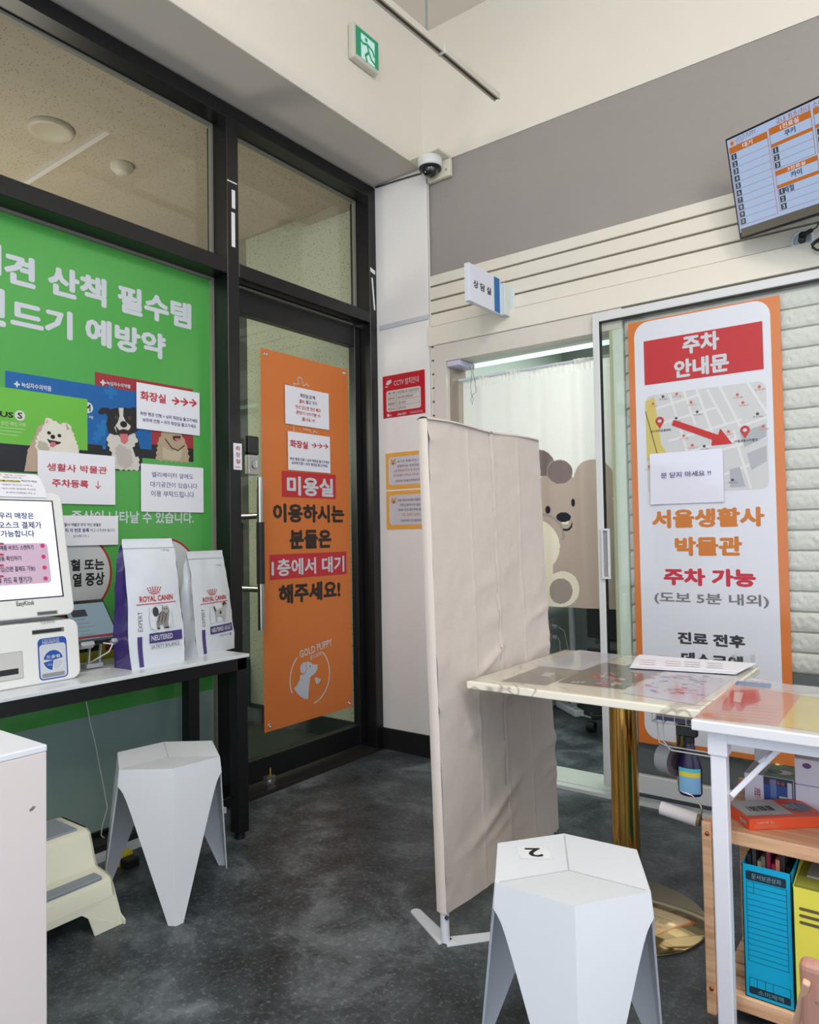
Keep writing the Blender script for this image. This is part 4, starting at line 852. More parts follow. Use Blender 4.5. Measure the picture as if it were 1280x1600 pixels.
P.rect(P.uv(67, 1020)[0], P.uv(80, 1047)[1], P.uv(98, 1020)[0], P.uv(80, 1015)[1], (228, 230, 234), 2, .02)
cu, cv = P.uv(83, 1031); R_ = .031
sec = lambda a0, a1: [(cu, cv)]+[(cu+R_*math.cos(math.radians(a0+(a1-a0)*k/12)), cv+R_*math.sin(math.radians(a0+(a1-a0)*k/12))) for k in range(13)]
P.poly(sec(8, 172), BL_, 3); P.poly(sec(188, 262), BL_, 3); P.poly(sec(275, 352), (206, 210, 216), 3); P.text('도움벨', cu-.022, cv+.006, cu+.022, cv+.016, W_, .03, 4); P.text('CALL', cu-.02, cv-.016, cu-.004, cv-.010, W_, 0, 4)
P.rect(P.uv(66, 1057)[0], P.uv(66, 1060)[1], P.uv(101, 1053)[0], P.uv(66, 1053.5)[1], (150, 152, 156), 2)
P.rect(-2.3, P.uv(30, 1061)[1], P.uv(36, 1040)[0], P.uv(20, 1019)[1], (160, 160, 160), 0, .004); P.rect(-2.3, P.uv(30, 1061)[1]+.0015, P.uv(36, 1040)[0]-.0015, P.uv(20, 1019)[1]-.0015, (214, 214, 210), 1, .004)
P.rect(-2.3, P.uv(28, 1053)[1], P.uv(28.5, 1045)[0], P.uv(28, 1044)[1], (30, 30, 32), 2)
P.build('base_print', ks_)
# curled paper sign over the kiosk head
A = Print(PH.O+PH.N*.004, PH.U, PH.V); a = A.uv(73, 776); u1 = a[0]; v0 = a[1]-.004; v1 = A.uv(60, 738)[1]
cp = thing('curled_paper_sign', 'curled white paper sign taped over the top of the payment kiosk', 'sign', tuple(A.P(u1-.1, v0)))
def cfn(u, v, lift=0):
    t = (v-v0)/(v1-v0); ph = t*.55; return A.O+A.U*(u-.02*t*t)+A.V*(v0+(v1-v0)*math.sin(ph)/.55)-A.N*((v1-v0)*(1-math.cos(ph))/.55*.5-lift)
B().grid(lambda i, j: cfn(u1-.35*(1-i), v0+(v1-v0)*j), 8, 8, PAPER).build('sheet', cp)
lt = Print(A.O, A.U, A.V); 
for (t, x0, y0, x1, y1, c_, b_) in (('사용중 결제 가능!!', -8, 737, 49, 742.5, INKR, .0), ('화면 터치 후', 12, 742.5, 41, 747, (90, 90, 96), 0), ('바코드를 스캐너에', -8, 748, 35, 752.5, (60, 60, 40), .02), ('찍어주세요', 38, 748.5, 63, 753.5, (90, 90, 96), 0), ('적립은 영수증 가지고', 5, 755, 53, 759.5, (80, 80, 90), .0), ('데스크에 말씀해 주시면', 4, 761.5, 57, 766, (80, 80, 90), 0), ('도와드리겠습니다 :)', 9, 768, 55, 772.5, (80, 80, 90), 0)):
    if t == '바코드를 스캐너에': lt.prect(x0, y0-.5, x1+1, y1+.5, (226, 220, 90), 1)
    lt.pt(t, x0, y0, x1, y1, c_, b_)
lt.b.v = [tuple(cfn((Vector(q)-A.O).dot(A.U), (Vector(q)-A.O).dot(A.V), .0006+(Vector(q)-A.O).dot(A.N))) for q in lt.b.v]
lt.build('lettering', cp)
# tablet on a folding stand
tb = thing('tablet', 'tablet computer leaning on a silver stand between kiosk and bags', 'tablet', (-.22, -1.69, .79))
q0 = hit(133, 1002, 0, -.175); q1 = hit(190, 1000, 0, -.175); q2 = hit(160, 935, 0, -.295)
tu = Vector((0, 1, 0)); tvv = (q2-Vector((-.175, q1.y, q1.z))); tvv.y = 0; th_ = tvv.length; tvv.normalize()
P = Print((-.175, 0, q1.z), tu, tvv); ty1 = q1.y; ty0 = q1.y-.158
SL = M('silver_aluminium', (186, 188, 192), .35, .4)
B().prism([P.O+tu*ty0-P.N*.009, P.O+tu*ty1-P.N*.009, P.O+tu*ty1+tvv*th_-P.N*.009, P.O+tu*ty0+tvv*th_-P.N*.009], P.N*.009, M('dark_tablet_glass', (24, 25, 28), .08)).build('body', tb, bev=.003)
P.emit = .5; P.rect(ty0+.006, .012, ty1-.006, th_-.016, (140, 164, 176), 0); P.rect(ty0+.006, .012, ty1-.006, .020, (60, 70, 76), 1); P.rect(ty0+.006, .022, ty1-.006, .034, (140, 50, 52), 1)
P.rect(ty0+.02, th_*.62, ty0+.075, th_*.78, (40, 46, 52), 1)
for k in range(6): P.rect(ty0+.02, th_*.55-k*.016, ty0+.06+.012*(k % 3), th_*.55-k*.016+.003, (110, 130, 142), 1)
P.build('screen_picture', tb)
sd_ = thing('tablet_stand', 'silver folding aluminium stand holding up the tablet', 'stand', (-.24, -1.69, .70))
B().box(-.36, -.185, ty0+.0, ty1-.035, .70, .705, SL).build('base_plate', sd_, bev=.002)
cy = (ty0+ty1)/2+.0; b = B()
for dy in (-.020, .020): b.beam((-.22, cy+dy, .712), (-.205, cy+dy, q1.z+.03), .009, .005, SL)
b.beam((-.22, cy-.030, .715), (-.22, cy+.030, .715), .018, .014, SL); b.build('folding_arm', sd_)
for y_ in (ty0+.002, ty1-.044): B().obox(P.O+tu*(y_+.024)+P.V*(-.004)+P.N*.004, tu, P.V, P.N, .024, .008, .012, SL).build('clip', sd_, bev=.004)
B().tube([P.O+tu*(cy+.01)+P.V*(-.002), P.O+tu*(cy+.02)+P.V*(-.03)+P.N*.03, P.O+tu*(cy+.01)+P.V*(-.045)+P.N*.01, (-.23, cy-.005, .725), (-.30, cy-.03, .71)], .0024, WPL, 8).build('charging_cable', sd_)
# feed bags
BAGW = M('white_bag_film', (212, 218, 226), .22, var=.02, bump=.9, bscale=13, coat=.3); PUR = M('purple_bag_film', (62, 44, 112), .22, var=.12, scale=12, bump=.3, bscale=14, coat=.4)
def bag(name, label, O, ang, w, d, h, lean, side, seed, wt):
    U = Vector((-math.sin(ang), math.cos(ang), 0)); Nn = Vector((math.cos(ang), math.sin(ang), 0)); O = Vector(O)
    t = thing(name, label, 'feed bag', tuple(O))
    def surf(s, q, z):       # s 0..1 across the width, q 0 front .. 1 back, z 0..1 up
        tp = 1-z**3*.96; dd = d*tp*(1-.15*math.sin(PI*z)); ww = w*(1+.05*math.sin(PI*min(1, z*1.3))-.04*z)+.012*noise.noise(Vector((z*3, seed, 0)))
        if z > .93: dd = .004
        bulge = .010*math.sin(PI*min(1, z/.93))*(1-(2*s-1)**2)+.004*noise.noise(Vector((s*3, z*5, seed+q)))*min(1, z*6)
        dep = -dd*q-lean*z-(d-dd)*.35*(1 if z < .97 else 1)
        return O+U*(w*.5+ww*(s-.5)+ .01*seed*z*0)+Nn*(dep+(bulge if q == 0 else -bulge if q == 1 else 0))+Vector((0, 0, h*z))
    ns, nz = 10, 26
    b = B(); b.grid(lambda i, j: surf(i, 0, j), ns, nz, BAGW); b.grid(lambda i, j: surf(1-i, 1, j), ns, nz, side); b.build('front_and_back_film', t)
    g_ = B()
    for sd__ in (0, 1):
        def gs(i, j):
            p_ = surf(sd__, 0, j).lerp(surf(sd__, 1, j), i); fold = .022*(1-abs(2*i-1))*(j**.8 if j < .93 else 1)+.003*math.sin(j*30+i*5); return p_+U*(fold if sd__ == 0 else -fold)
        g_.grid((lambda i, j: gs(1-i, j)) if sd__ == 0 else gs, 6, nz, side)
    g_.build('side_gusset', t)
    sm_ = B().grid(lambda i, j: surf(i, 0, .925+.012*j)+Nn*.003, ns, 1, M('zip_strip', (196, 202, 206), .3)); sm_.build('zip_strip', t)
    P = Print(O, U, Vector((0, 0, 1))); return t, P, surf, U, Nn, O
def bag_print(t, P, surf, U, Nn, O, w, h, title, dog):
    R = (204, 40, 44); VI = (78, 62, 132); X = lambda s: w*s; Z = lambda z: h*z
    def bar(s0, z0, s1, z1, c, lv=0):
        n = max(1, int((s1-s0)*10)); m_ = max(1, int((z1-z0)*16))
        for i in range(n):
            for j in range(m_): P.rect(X(s0+(s1-s0)*i/n), Z(z0+(z1-z0)*j/m_), X(s0+(s1-s0)*(i+1)/n), Z(z0+(z1-z0)*(j+1)/m_), c, lv)
    P.text('ROYAL CANIN', X(.20), Z(.507), X(.84), Z(.553), R, .03, 1); bar(.14, .486, .90, .493, R, 0)
    for k in range(6):
        for r_ in range(3): P.ell(X(.48+(k-2.5)*(.050-.008*r_)), Z(.618-r_*.017-abs(k-2.5)*.003), .0026, .0032, R, 1, 10)
    bar(.42, .563, .54, .570, R, 1)
    bar(.14, .015, .22, .245, VI, 0)
    P.text('EXPERT', X(.165)-.028, Z(.36)-.007, X(.165)+.04, Z(.36)+.008, (120, 120, 126), 0, 1, PI/2)
    bar(.34, .185, .96, .262, VI, 0); P.text(title, X(.37), Z(.203), X(.37+(.40 if not dog else .55)), Z(.245), W_, .03, 2)
    if not dog:
        P.text('SATIETY BALANCE', X(.37), Z(.145), X(.90), Z(.170), (110, 110, 116), .0, 1); 
        for zz in (.138, .177): bar(.34, zz, .94, zz+.002, (150, 150, 160), 0)
    else: P.text('SMALL DOGS', X(.58), Z(.150), X(.82), Z(.163), VI, 0, 1); P.text('S', X(.86), Z(.140), X(.90), Z(.168), K_, .02, 1)
    P.text('1.5 kg', X(.74), Z(.895 if not dog else .84), X(.88), Z(.915 if not dog else .86), (90, 90, 96), 0, 1)
    cc_ = [(X(.56)+w*.22*math.cos(2*PI*k/40), Z(.365)+w*.22*math.sin(2*PI*k/40)*1.05) for k in range(41)]; P.line(cc_, .0009, (150, 152, 158), 0, False)
    P.line([(X(.36), Z(.46)), (X(.36), Z(.29)), (X(.80), Z(.29)), (X(.80), Z(.42))], .0009, (150, 152, 158), 0, False)
    G1, G2 = (64, 62, 62), (150, 146, 142)
    if not dog:
        body = [(.48, .29), (.52, .29), (.53, .32), (.60, .32), (.60, .29), (.70, .29), (.69, .33), (.72, .38), (.74, .43), (.72, .455), (.70, .47), (.69, .455), (.63, .455), (.61, .475), (.60, .45), (.585, .42), (.53, .41), (.49, .37), (.47, .34)]
        P.poly([(X(a_), Z(c_)) for a_, c_ in body], G2, 2); P.ell(X(.475), Z(.425), .012, .017, G1, 1, 14); P.ell(X(.665), Z(.435), .012, .012, (180, 176, 170), 3, 16)
        for k in range(9): P.line([(X(.50+.02*k), Z(.34+.03*(k % 3))), (X(.53+.02*k), Z(.37+.025*(k % 3)))], .003, G1, 3, False)
        P.ell(X(.645), Z(.44), .003, .002, K_, 4, 8); P.ell(X(.69), Z(.44), .003, .002, K_, 4, 8); P.rect(X(.62), Z(.288), X(.70), Z(.30), G1, 3); P.rect(X(.48), Z(.288), X(.53), Z(.30), G1, 3)
    else:
        body = [(.50, .30), (.53, .30), (.54, .35), (.68, .34), (.69, .30), (.74, .30), (.75, .36), (.78, .42), (.84, .43), (.84, .45), (.80, .48), (.72, .475), (.70, .43), (.55, .415), (.49, .45), (.47, .455), (.50, .40)]
        P.poly([(X(a_), Z(c_)) for a_, c_ in body], (196, 196, 196), 2); P.poly([(X(a_), Z(c_)) for a_, c_ in ((.70, .46), (.72, .48), (.78, .485), (.82, .47), (.82, .455), (.76, .46), (.74, .44))], G1, 3); P.poly([(X(a_), Z(c_)) for a_, c_ in ((.48, .46), (.455, .45), (.50, .39), (.52, .41))], G1, 3); P.poly([(X(a_), Z(c_)) for a_, c_ in ((.60, .37), (.66, .37), (.65, .40), (.62, .405))], G1, 3)
    P.b.v = [tuple(surf(max(0, min(1, (Vector(q)-O).dot(U)/w)), 0, (Vector(q).z-O.z)/h)+Nn*(.0009+(Vector(q)-O).dot(P.N))+U*((Vector(q)-O).dot(U)-w*max(0, min(1, (Vector(q)-O).dot(U)/w)))) for q in P.b.v]
    P.build('printed_label', t)
g1 = bag('feed_bag', 'white upright pet food bag with a cat picture and purple side', (-.078, -1.655, .70), 0.0, .212, .105, .452, .03, PUR, 1, 1.5); bag_print(*g1, .212, .452, 'NEUTERED', False)
b = B(); U_, N_, O_ = g1[3], g1[4], g1[5]
g2 = bag('feed_bag', 'white slumped pet food bag with a small dog picture, right of the cat one', (-.115, -1.353, .70), .27, .232, .072, .400, .03, BAGW, 5, 1.5); bag_print(*g2, .232, .400, 'NEUTERED ADULT', True)
# thin white cord hanging down the window
pc = [hit(x, y, 0, -.372) for x, y in ((134, 1093), (137, 1108), (141, 1130), (149, 1162), (156, 1200), (163, 1235), (168, 1262), (160, 1290), (158, 1305), (166, 1312))]
tag = B().tube(pc, .0022, M('white_cord', (206, 210, 206), .5), 6).build('hanging_cord', label='thin white cord hanging from the counter down the window glass', category='cord')
yq = hit(203, 1345, 2, .015)
yt = thing('power_adapter', 'small black plug with yellow label lying by the window frame', 'plug', (yq.x, yq.y, 0))
B().box(yq.x-.02, yq.x+.03, yq.y-.03, yq.y+.02, 0, .03, BLACKP).build('body', yt, bev=.004); B().box(yq.x-.045, yq.x-.012, yq.y-.035, yq.y+.02, .0, .042, M('yellow_label', (214, 200, 40), .5)).build('label_tag', yt, bev=.003)
# ------------------------------------------------------------------ prism stools
def stool(name, label, cx, cy, rot, num=None):
    t = thing(name, label, 'stool', (cx, cy, 0), 'white faceted plastic stools')
    R, H, RF = .176, .44, .232; c0 = Vector((cx, cy, 0))
    V = lambda k, r, z: c0+Vector((r*math.cos(rot+k*PI/3), r*math.sin(rot+k*PI/3), z))
    b = B(); top = [V(k, R, H+(.007 if k % 2 == 0 else 0)) for k in range(6)]; ctr = c0+Vector((0, 0, H-.007))
    for k in (0, 2, 4): b.add([top[(k-1) % 6], top[k], top[(k+1) % 6], ctr], [(0, 1, 2, 3)], WPL)      # three flat rhombi, dished to the middle
    b.add([q-Vector((0, 0, .006)) for q in top]+[ctr-Vector((0, 0, .006))], [(6, 1, 0), (6, 2, 1), (6, 3, 2), (6, 4, 3), (6, 5, 4), (6, 0, 5)], WPL)
    b.add(top+[q-Vector((0, 0, .006)) for q in top], [(i, i+6, (i+1) % 6+6, (i+1) % 6) for i in range(6)], WPL)
    b.build('seat', t)
    gm = M('seat_seam', (176, 182, 186), .5)
    g = B()
    for k in (1, 3, 5): g.beam(top[k].lerp(ctr, .06)+Vector((0, 0, .0002)), ctr+Vector((0, 0, .0004)), .0028, .0012, gm)
    g.build('seam', t)
    for k in (0, 2, 4):
        P0, P1, P2 = top[(k-1) % 6], top[k], top[(k+1) % 6]
        foot = V(k, RF, 0); side = Vector((-math.sin(rot+k*PI/3), math.cos(rot+k*PI/3), 0)); inn = -Vector((math.cos(rot+k*PI/3), math.sin(rot+k*PI/3), 0))
        fa = foot-side*.022+inn*.013; fb = foot+side*.022+inn*.013
        def half(Pe, f_, flip):
            n_ = (Pe-P1).cross(foot-P1).normalized(); pj = lambda q: q-n_*(q-P1).dot(n_)
            Lw = pj(Pe-Vector((0, 0, .052))); f2 = pj(f_)
            sh = [Lw, Lw.lerp(f2, .02)+(P1-Pe)*.025, Lw.lerp(f2, .05)+(P1-Pe)*.045, Lw.lerp(f2, .10)+(P1-Pe)*.055, Lw.lerp(f2, .2)+(P1-Pe)*.055]
            return [P1, Pe]+sh+[f2, foot]
        m = B()
        for Pe, f_, fl in ((P0, fa, False), (P2, fb, True)):
            pts_ = half(Pe, f_, fl); th = .0045; nrm = (pts_[1]-pts_[0]).cross(pts_[-1]-pts_[0]).normalized()
            if nrm.dot((P1-c0)*Vector((1, 1, 0))) < 0: nrm = -nrm
            m.prism([q-nrm*th for q in pts_], nrm*th, WPL)
        m.build('leg', t)
    if num:
        a_ = hit(835, 1334, 2, H-.002); best = None
        for k in (0, 2, 4):      # the recessed rhombus the sticker is stuck on
            q = (top[(k-1) % 6]+top[k]+top[(k+1) % 6]+ctr)/4; best = min([best, ((q-a_).length, k)]) if best else ((q-a_).length, k)
        k = best[1]; n_ = (top[(k+1) % 6]-top[k]).cross(top[(k-1) % 6]-top[k]).normalized(); n_ = n_ if n_.z > 0 else -n_
        a_.z = ctr.z-((a_-ctr)*Vector((1, 1, 0))).dot(n_)/n_.z
        Uu = Vector((-.76, -.65, 0)); Uu = (Uu-n_*Uu.dot(n_)).normalized(); P = Print(a_, Uu, n_.cross(Uu), step=.00012)
        P.rect(-.038, -.030, .038, .030, M('clear_sticker', (212, 218, 222), .15), 1); P.rect(-.036, -.028, .036, .028, M('clear_sticker_face', (224, 228, 232), .15), 3); P.text('2', -.018, -.020, .018, .020, (24, 20, 24), .03, 5); P.build('number_sticker', t)
    return t
stool('prism_stool', 'white faceted stool without a number in front of the counter', .104, -1.640, math.radians(-30))
stool('prism_stool', 'white faceted stool with number 2 sticker in the foreground', 1.516, -1.642, math.radians(-62), 1)
# ------------------------------------------------------------------ cream step stool
CRM = M('cream_plastic', (214, 214, 196), .4, var=.03); GRP = M('grey_rubber_pad', (138, 148, 158), .6)
ss = thing('step_stool', 'cream two-step plastic stool with grey rubber treads beside the window', 'step stool', (0, -2.03, 0))
Y1, Y0 = -1.852, -2.27
prof = [(-.205, 0), (-.20, .225), (-.185, .245), (-.165, .250), (-.02, .250), (-.002, .243), (.006, .23), (.035, .155), (.045, .146), (.10, .140), (.118, .134), (.126, .122), (.137, .085)]
b = B(); n = len(prof)
ins = [(x_-(.005 if x_ > 0 else -.005)*1, max(0, z_-.006)) for x_, z_ in prof]
b.grid(lambda i, j: (lambda p: (p[0], Y0+(Y1-Y0)*j, p[1]))(prof[min(n-1, int(round(i*(n-1))))]), n-1, 1, CRM, True)
b.grid(lambda i, j: (lambda p: (p[0], Y1+(Y0-Y1)*j, p[1]))(ins[min(n-1, int(round(i*(n-1))))]), n-1, 1, CRM, True)
b.build('steps', ss)
for y_, nm in ((Y1, 1), (Y0, -1)):
    th = .006
    pl_s = [(x_, y_, z_) for x_, z_ in prof]+[(.150, y_+.012*nm, .03), (.165, y_+.018*nm, .012), (.165, y_+.018*nm, 0), (.085, y_+.015*nm, 0), (.080, y_, .05), (.06, y_, .075), (-.10, y_, .075), (-.125, y_, .05), (-.135, y_+.01*nm, 0)]
    B().prism(pl_s, (0, -th*nm, 0), CRM).build('side_panel', ss)
fr = [( .137, Y0, .085), (.137, Y1, .085), (.160, Y1+.014, .012), (.160, Y1+.014, .0), (.158, Y1-.075, .0), (.146, Y1-.088, .052), (.1405, Y1-.105, .066), (.1405, Y0+.105, .066), (.146, Y0+.088, .052), (.158, Y0+.075, 0), (.160, Y0-.014, 0), (.160, Y0-.014, .012)]
B().prism(fr, (-.006, 0, 0), CRM).build('front_skirt', ss, bev=.0015, seg=1)
B().box(-.155, -.018, Y0+.03, Y1-.03, .247, .2555, GRP).build('upper_tread', ss, bev=.003)
B().box(.075, .121, Y0+.03, Y1-.03, .1375, .1465, GRP).build('lower_tread', ss, bev=.003)
# ------------------------------------------------------------------ white reception box at the left edge
PKW = M('pinkish_white_laminate', (218, 208, 208), .5, var=.015)
wcb = thing('white_display_box', 'pinkish white box-shaped counter cut by the left edge of the picture', 'counter', (.3, -2.8, 0))
cx_ = hit(73, 1163, 2, .72)
B().box(.20, cx_.x, -3.5, cx_.y, 0, .705, PKW).build('carcass', wcb, bev=.002); B().box(.199, cx_.x+.001, -3.5, cx_.y+.001, .705, .72, M('white_box_top', (222, 224, 232), .35)).build('top_panel', wcb, bev=.003)
sm = hit(50, 1264, 0, cx_.x); P = S_left(cx_.x+.0001); P.ell(sm.y, sm.z, .006, .0035, (130, 118, 118), 0, 9, .4); P.ell(sm.y+.004, sm.z+.003, .004, .002, (150, 138, 138), 0, 7, -.5); P.build('scuff_mark', wcb)
# ------------------------------------------------------------------ fabric partition screen
XPp = 1.008
pt_ = thing('partition_screen', 'beige fabric partition screen on a white tube frame with splayed feet', 'partition', (XPp, -1.02, 0))
CLO = M('beige_partition_cloth', (198, 187, 179), .85, var=.04, scale=5, bump=.5, bscale=350); CLD = M('pinkish_cloth_edge', (214, 202, 194), .85, var=.02)
ty0_, ty1_ = -1.370, -.674
for y_ in (ty0_, ty1_):
    B().cyl((XPp, y_, .004), (XPp, y_, 1.46), .0125, WPL, 20).build('post', pt_)
    B().cyl((XPp+.010, y_-.006, .075), (XPp+.0145, y_-.008, .075), .006, M('zinc_screw', (120, 122, 126), .3, .8), 12).build('screw', pt_)
    a1_ = Vector((-.165, .085, 0)); a2_ = Vector((.145, .16, 0))
    if y_ == ty1_: a1_ = Vector((-.165, -.085, 0)); a2_ = Vector((.145, -.16, 0))
    c_ = Vector((XPp, y_, 0)); b = B(); out = []
    def arm(d_, w0, w1):
        s_ = Vector((-d_.y, d_.x, 0)).normalized(); p = []
        for k in range(9): a_ = -PI/2+PI*k/8; p.append(c_+d_+s_*(w1*math.sin(a_))+d_.normalized()*(w1*math.cos(a_)))
        return [c_-s_*w0]+p+[c_+s_*w0]
    for d_ in (a1_, a2_): b.prism(arm(d_, .022, .016), (0, 0, .004), WPL)
    b.build('foot_plate', pt_)
B().cyl((XPp, ty0_, 1.455), (XPp, ty1_, 1.455), .0125, WPL, 16).build('top_tube', pt_)
B().cyl((XPp, ty0_, .09), (XPp, ty1_, .09), .0125, WPL, 16).build('bottom_tube', pt_)
seams = (.30, .53, .76)
def wr_(i, j):
    y = ty0_-.013+(ty1_-ty0_+.026)*i; z = .088+(1.486-.088)*j
    d = .004*noise.noise(Vector((i*2.2, j*3.1, 3)))+.0035*noise.noise(Vector((i*5+j*4, j*7-i*3, 8)))+.0016*noise.noise(Vector((i*14+j*9, j*22-i*8, 2)))
    # diagonal pulls around the height where the table top presses in and along the lower hem
    for cj, am, sl, wj in ((.47, .007, .5, .013), (.425, .008, .2, .010), (.40, .006, -.3, .009), (.36, .006, .6, .016), (.14, .009, .45, .016), (.10, .008, .30, .011), (.06, .007, .35, .014), (.94, .007, -.12, .010), (.90, .006, .10, .014), (.65, .005, .5, .02), (.55, .005, .4, .022)):
        d += am*math.exp(-((j-cj-sl*(i-.4)*.35-.008*math.sin(i*7+cj*20))/wj)**2)*max(0, .25+1.3*noise.noise(Vector((i*3.5, cj*9, 1))))
    for s_ in seams: d += .0017*math.exp(-((i-s_-.003*math.sin(j*7))/.010)**2)
    z += (.004*math.sin(i*9) if j > .97 else 0)-(.012*math.sin(PI*i) if j < .02 else 0)
    return (XPp+.0165+d, y, z)
b = B(); b.grid(wr_, 220, 300, CLO); b.build('cloth_front', pt_)
b = B(); b.grid(lambda i, j: (XPp-.0165+.003*noise.noise(Vector((i*3, j*4, 5))), ty1_+.013-(ty1_-ty0_+.026)*i, .088+1.39*j), 20, 40, CLO); b.build('cloth_back', pt_)
b = B(); b.grid(lambda i, j: (XPp-.0165+.033*i, ty0_-.013-.004*math.sin(PI*i), .088+1.3975*j), 6, 30, CLD); b.grid(lambda i, j: (XPp+.0165-.033*i, ty1_+.013+.004*math.sin(PI*i), .088+1.3975*j), 6, 30, CLD)
b.grid(lambda i, j: (XPp-.0175+.041*i, ty0_-.018+(ty1_-ty0_+.036)*j, 1.4855+.005*math.sin(PI*i)+(.004*math.sin(j*9))-(.004 if i in (0, 1) else 0)), 8, 60, CLO); b.build('cloth_edge', pt_)
for o_ in pt_.children:      # the screen leans slightly away from the table
    for v_ in o_.data.vertices: v_.co.x -= .026*v_.co.z; v_.co.y -= (.012*v_.co.z if v_.co.y > 0 else 0)
# ------------------------------------------------------------------ marble table on a brass column
MB = M('white_marble_laminate', (234, 228, 214), .18, var=0)
n_ = MB.node_tree; bs = n_.nodes['Principled BSDF']; g = n_.nodes.new('ShaderNodeNewGeometry'); nn = n_.nodes.new('ShaderNodeTexNoise'); nn.inputs['Scale'].default_value = 2.0; nn.inputs['Detail'].default_value = 4; nn.inputs['Distortion'].default_value = 1.2
rr = n_.nodes.new('ShaderNodeValToRGB'); e = rr.color_ramp.elements; e[0].position = .492; e[0].color = [lin(x) for x in (234, 228, 214)]+[1]; e[1].position = .508; e[1].color = [lin(x) for x in (234, 228, 214)]+[1]; k_ = e.new(.5); k_.color = [lin(x) for x in (176, 166, 150)]+[1]
n_.links.new(g.outputs['Position'], nn.inputs['Vector']); n_.links.new(nn.outputs['Fac'], rr.inputs[0]); n_.links.new(rr.outputs[0], bs.inputs['Base Color'])
PVC = glassmat('clear_pvc_sheet', (253, 253, 252), .09, 1.2)
T1 = (1.034, 1.692, -1.275, -.605)
t1 = thing('marble_table', 'white marble-pattern table on a polished brass column with round base', 'table', (1.36, -.94, 0))
B().box(T1[0], T1[1], T1[2], T1[3], .697, .718, MB).build('tabletop', t1, bev=.003)
B().cyl((1.372, -.93, .014), (1.372, -.93, .697), .0405, BRASS, 40).build('column', t1)
B().lathe((1.372, -.93, 0), [(.222, 0), (.225, .004), (.222, .010), (.06, .016), (.042, .020)], M('polished_pale_brass', (214, 190, 140), .09, 1, var=.02), 64).build('base_disc', t1)
T2 = (1.702, 2.90, -1.385, -.86); Z2 = .722
P = Print((0, 0, .7183), (1, 0, 0), (0, 1, 0), step=.00025)
GRY = (150, 142, 132)
P.ppoly([(784, 1064), (853, 1071), (914, 1047), (848, 1040)], (140, 134, 124), 0); P.ppoly([(845, 1056), (860, 1057.5), (868, 1052), (853, 1050.5)], (206, 204, 200), 1)
P.ppoly([(872, 1066), (975, 1077.5), (1036, 1048), (936, 1034)], (126, 118, 112), 0)
random.seed(11)
for k in range(26): P.pell(random.uniform(925, 1000), random.uniform(1051, 1070), random.uniform(3, 8), random.uniform(1.2, 2.6), random.choice([(196, 96, 104), (214, 150, 150), (176, 60, 70), (220, 200, 196)]), 1, rot=random.random())
for x_ in (896, 903, 911): P.pell(x_, 1066-.0*x_, 3, 1.6, (220, 216, 210), 1)
P.ppoly([(836, 1040), (910, 1048), (975, 1024), (905, 1016)], (222, 222, 236), 2)
for k in range(7): P.line([(868+k*8, 1037-k*2.3), (905+k*8, 1040-k*2.3)], .003, (130, 126, 150), 3)
P.ppoly([(972, 1083), (1085, 1101), (1150, 1058), (1046, 1046)], (226, 222, 236), 1)
for k in range(44): P.pell(random.uniform(1010, 1105), random.uniform(1054, 1087), random.uniform(2, 8), random.uniform(.8, 1.8), random.choice([(120, 130, 196), (216, 120, 130), (170, 160, 200), (206, 96, 100), (150, 170, 210)]), 2, rot=random.random()*2)
P.ppoly([(960, 1045), (1035, 1053), (1090, 1030), (1030, 1024)], (150, 146, 146), 0)
fly = thing('table_print', 'flat printed leaflets under the clear sheet of the marble table', 'leaflet', (1.36, -.94, .718)); P.build('leaflets', fly)
B().box(T1[0]+.004, T1[1]-.004, T1[2]+.004, T1[3]-.004, .7200, .7215, PVC).build('clear_sheet', t1)
# folded leaflets lying on the marble table
for k, (dx_, dz_) in enumerate(((0, 0), (.004, .0035), (.009, .007))):
    q_ = [hit(x_, y_, 2, .723) for x_, y_ in ((984, 1044), (1150, 1054), (1176, 1041), (994, 1027))]
    o = thing('folded_leaflet', ('white folded leaflet at the bottom of the pile on the marble table', 'white folded leaflet in the middle of the pile on the marble table', 'topmost white folded leaflet on the marble table with orange print')[k], 'leaflet', tuple(q_[0]+Vector((0, 0, dz_))), 'folded leaflets on the marble table')
    P = Print((0, 0, .7222+dz_+.003), (1, 0, 0), (0, 1, 0)); b = B(); b.prism([q+Vector((dx_, dx_*.5, dz_)) for q in q_], (0, 0, .0028), PAPER); b.build('sheet', o, bev=.001, seg=1)
    if k == 2:
        P.O.z = .723+.007+.0029
        for x0_, c_ in ((1000, (222, 130, 80)), (1040, (206, 110, 110)), (1070, (110, 110, 140)), (1105, (110, 110, 140))):
            for r_ in range(3): P.line([(x0_, 1031+r_*3.4+(x0_-1000)*.05), (x0_+24, 1032.5+r_*3.4+(x0_-1000)*.05)], .004, c_, 1)
        P.build('lettering', o)
ac = hit(1166, 1043, 2, .722)
b = B()
for x0_, x1_, y0_, y1_ in ((-.03, .03, -.002, .002), (-.03, .03, .046, .05), (-.03, -.027, 0, .05), (.027, .03, 0, .05)): b.box(ac.x+x0_-.02, ac.x+x1_-.02, ac.y+y0_+.03, ac.y+y1_+.03, .722, .752, PVC)
b.build('acrylic_holder', label='small clear acrylic holder behind the folded leaflets', category='holder')
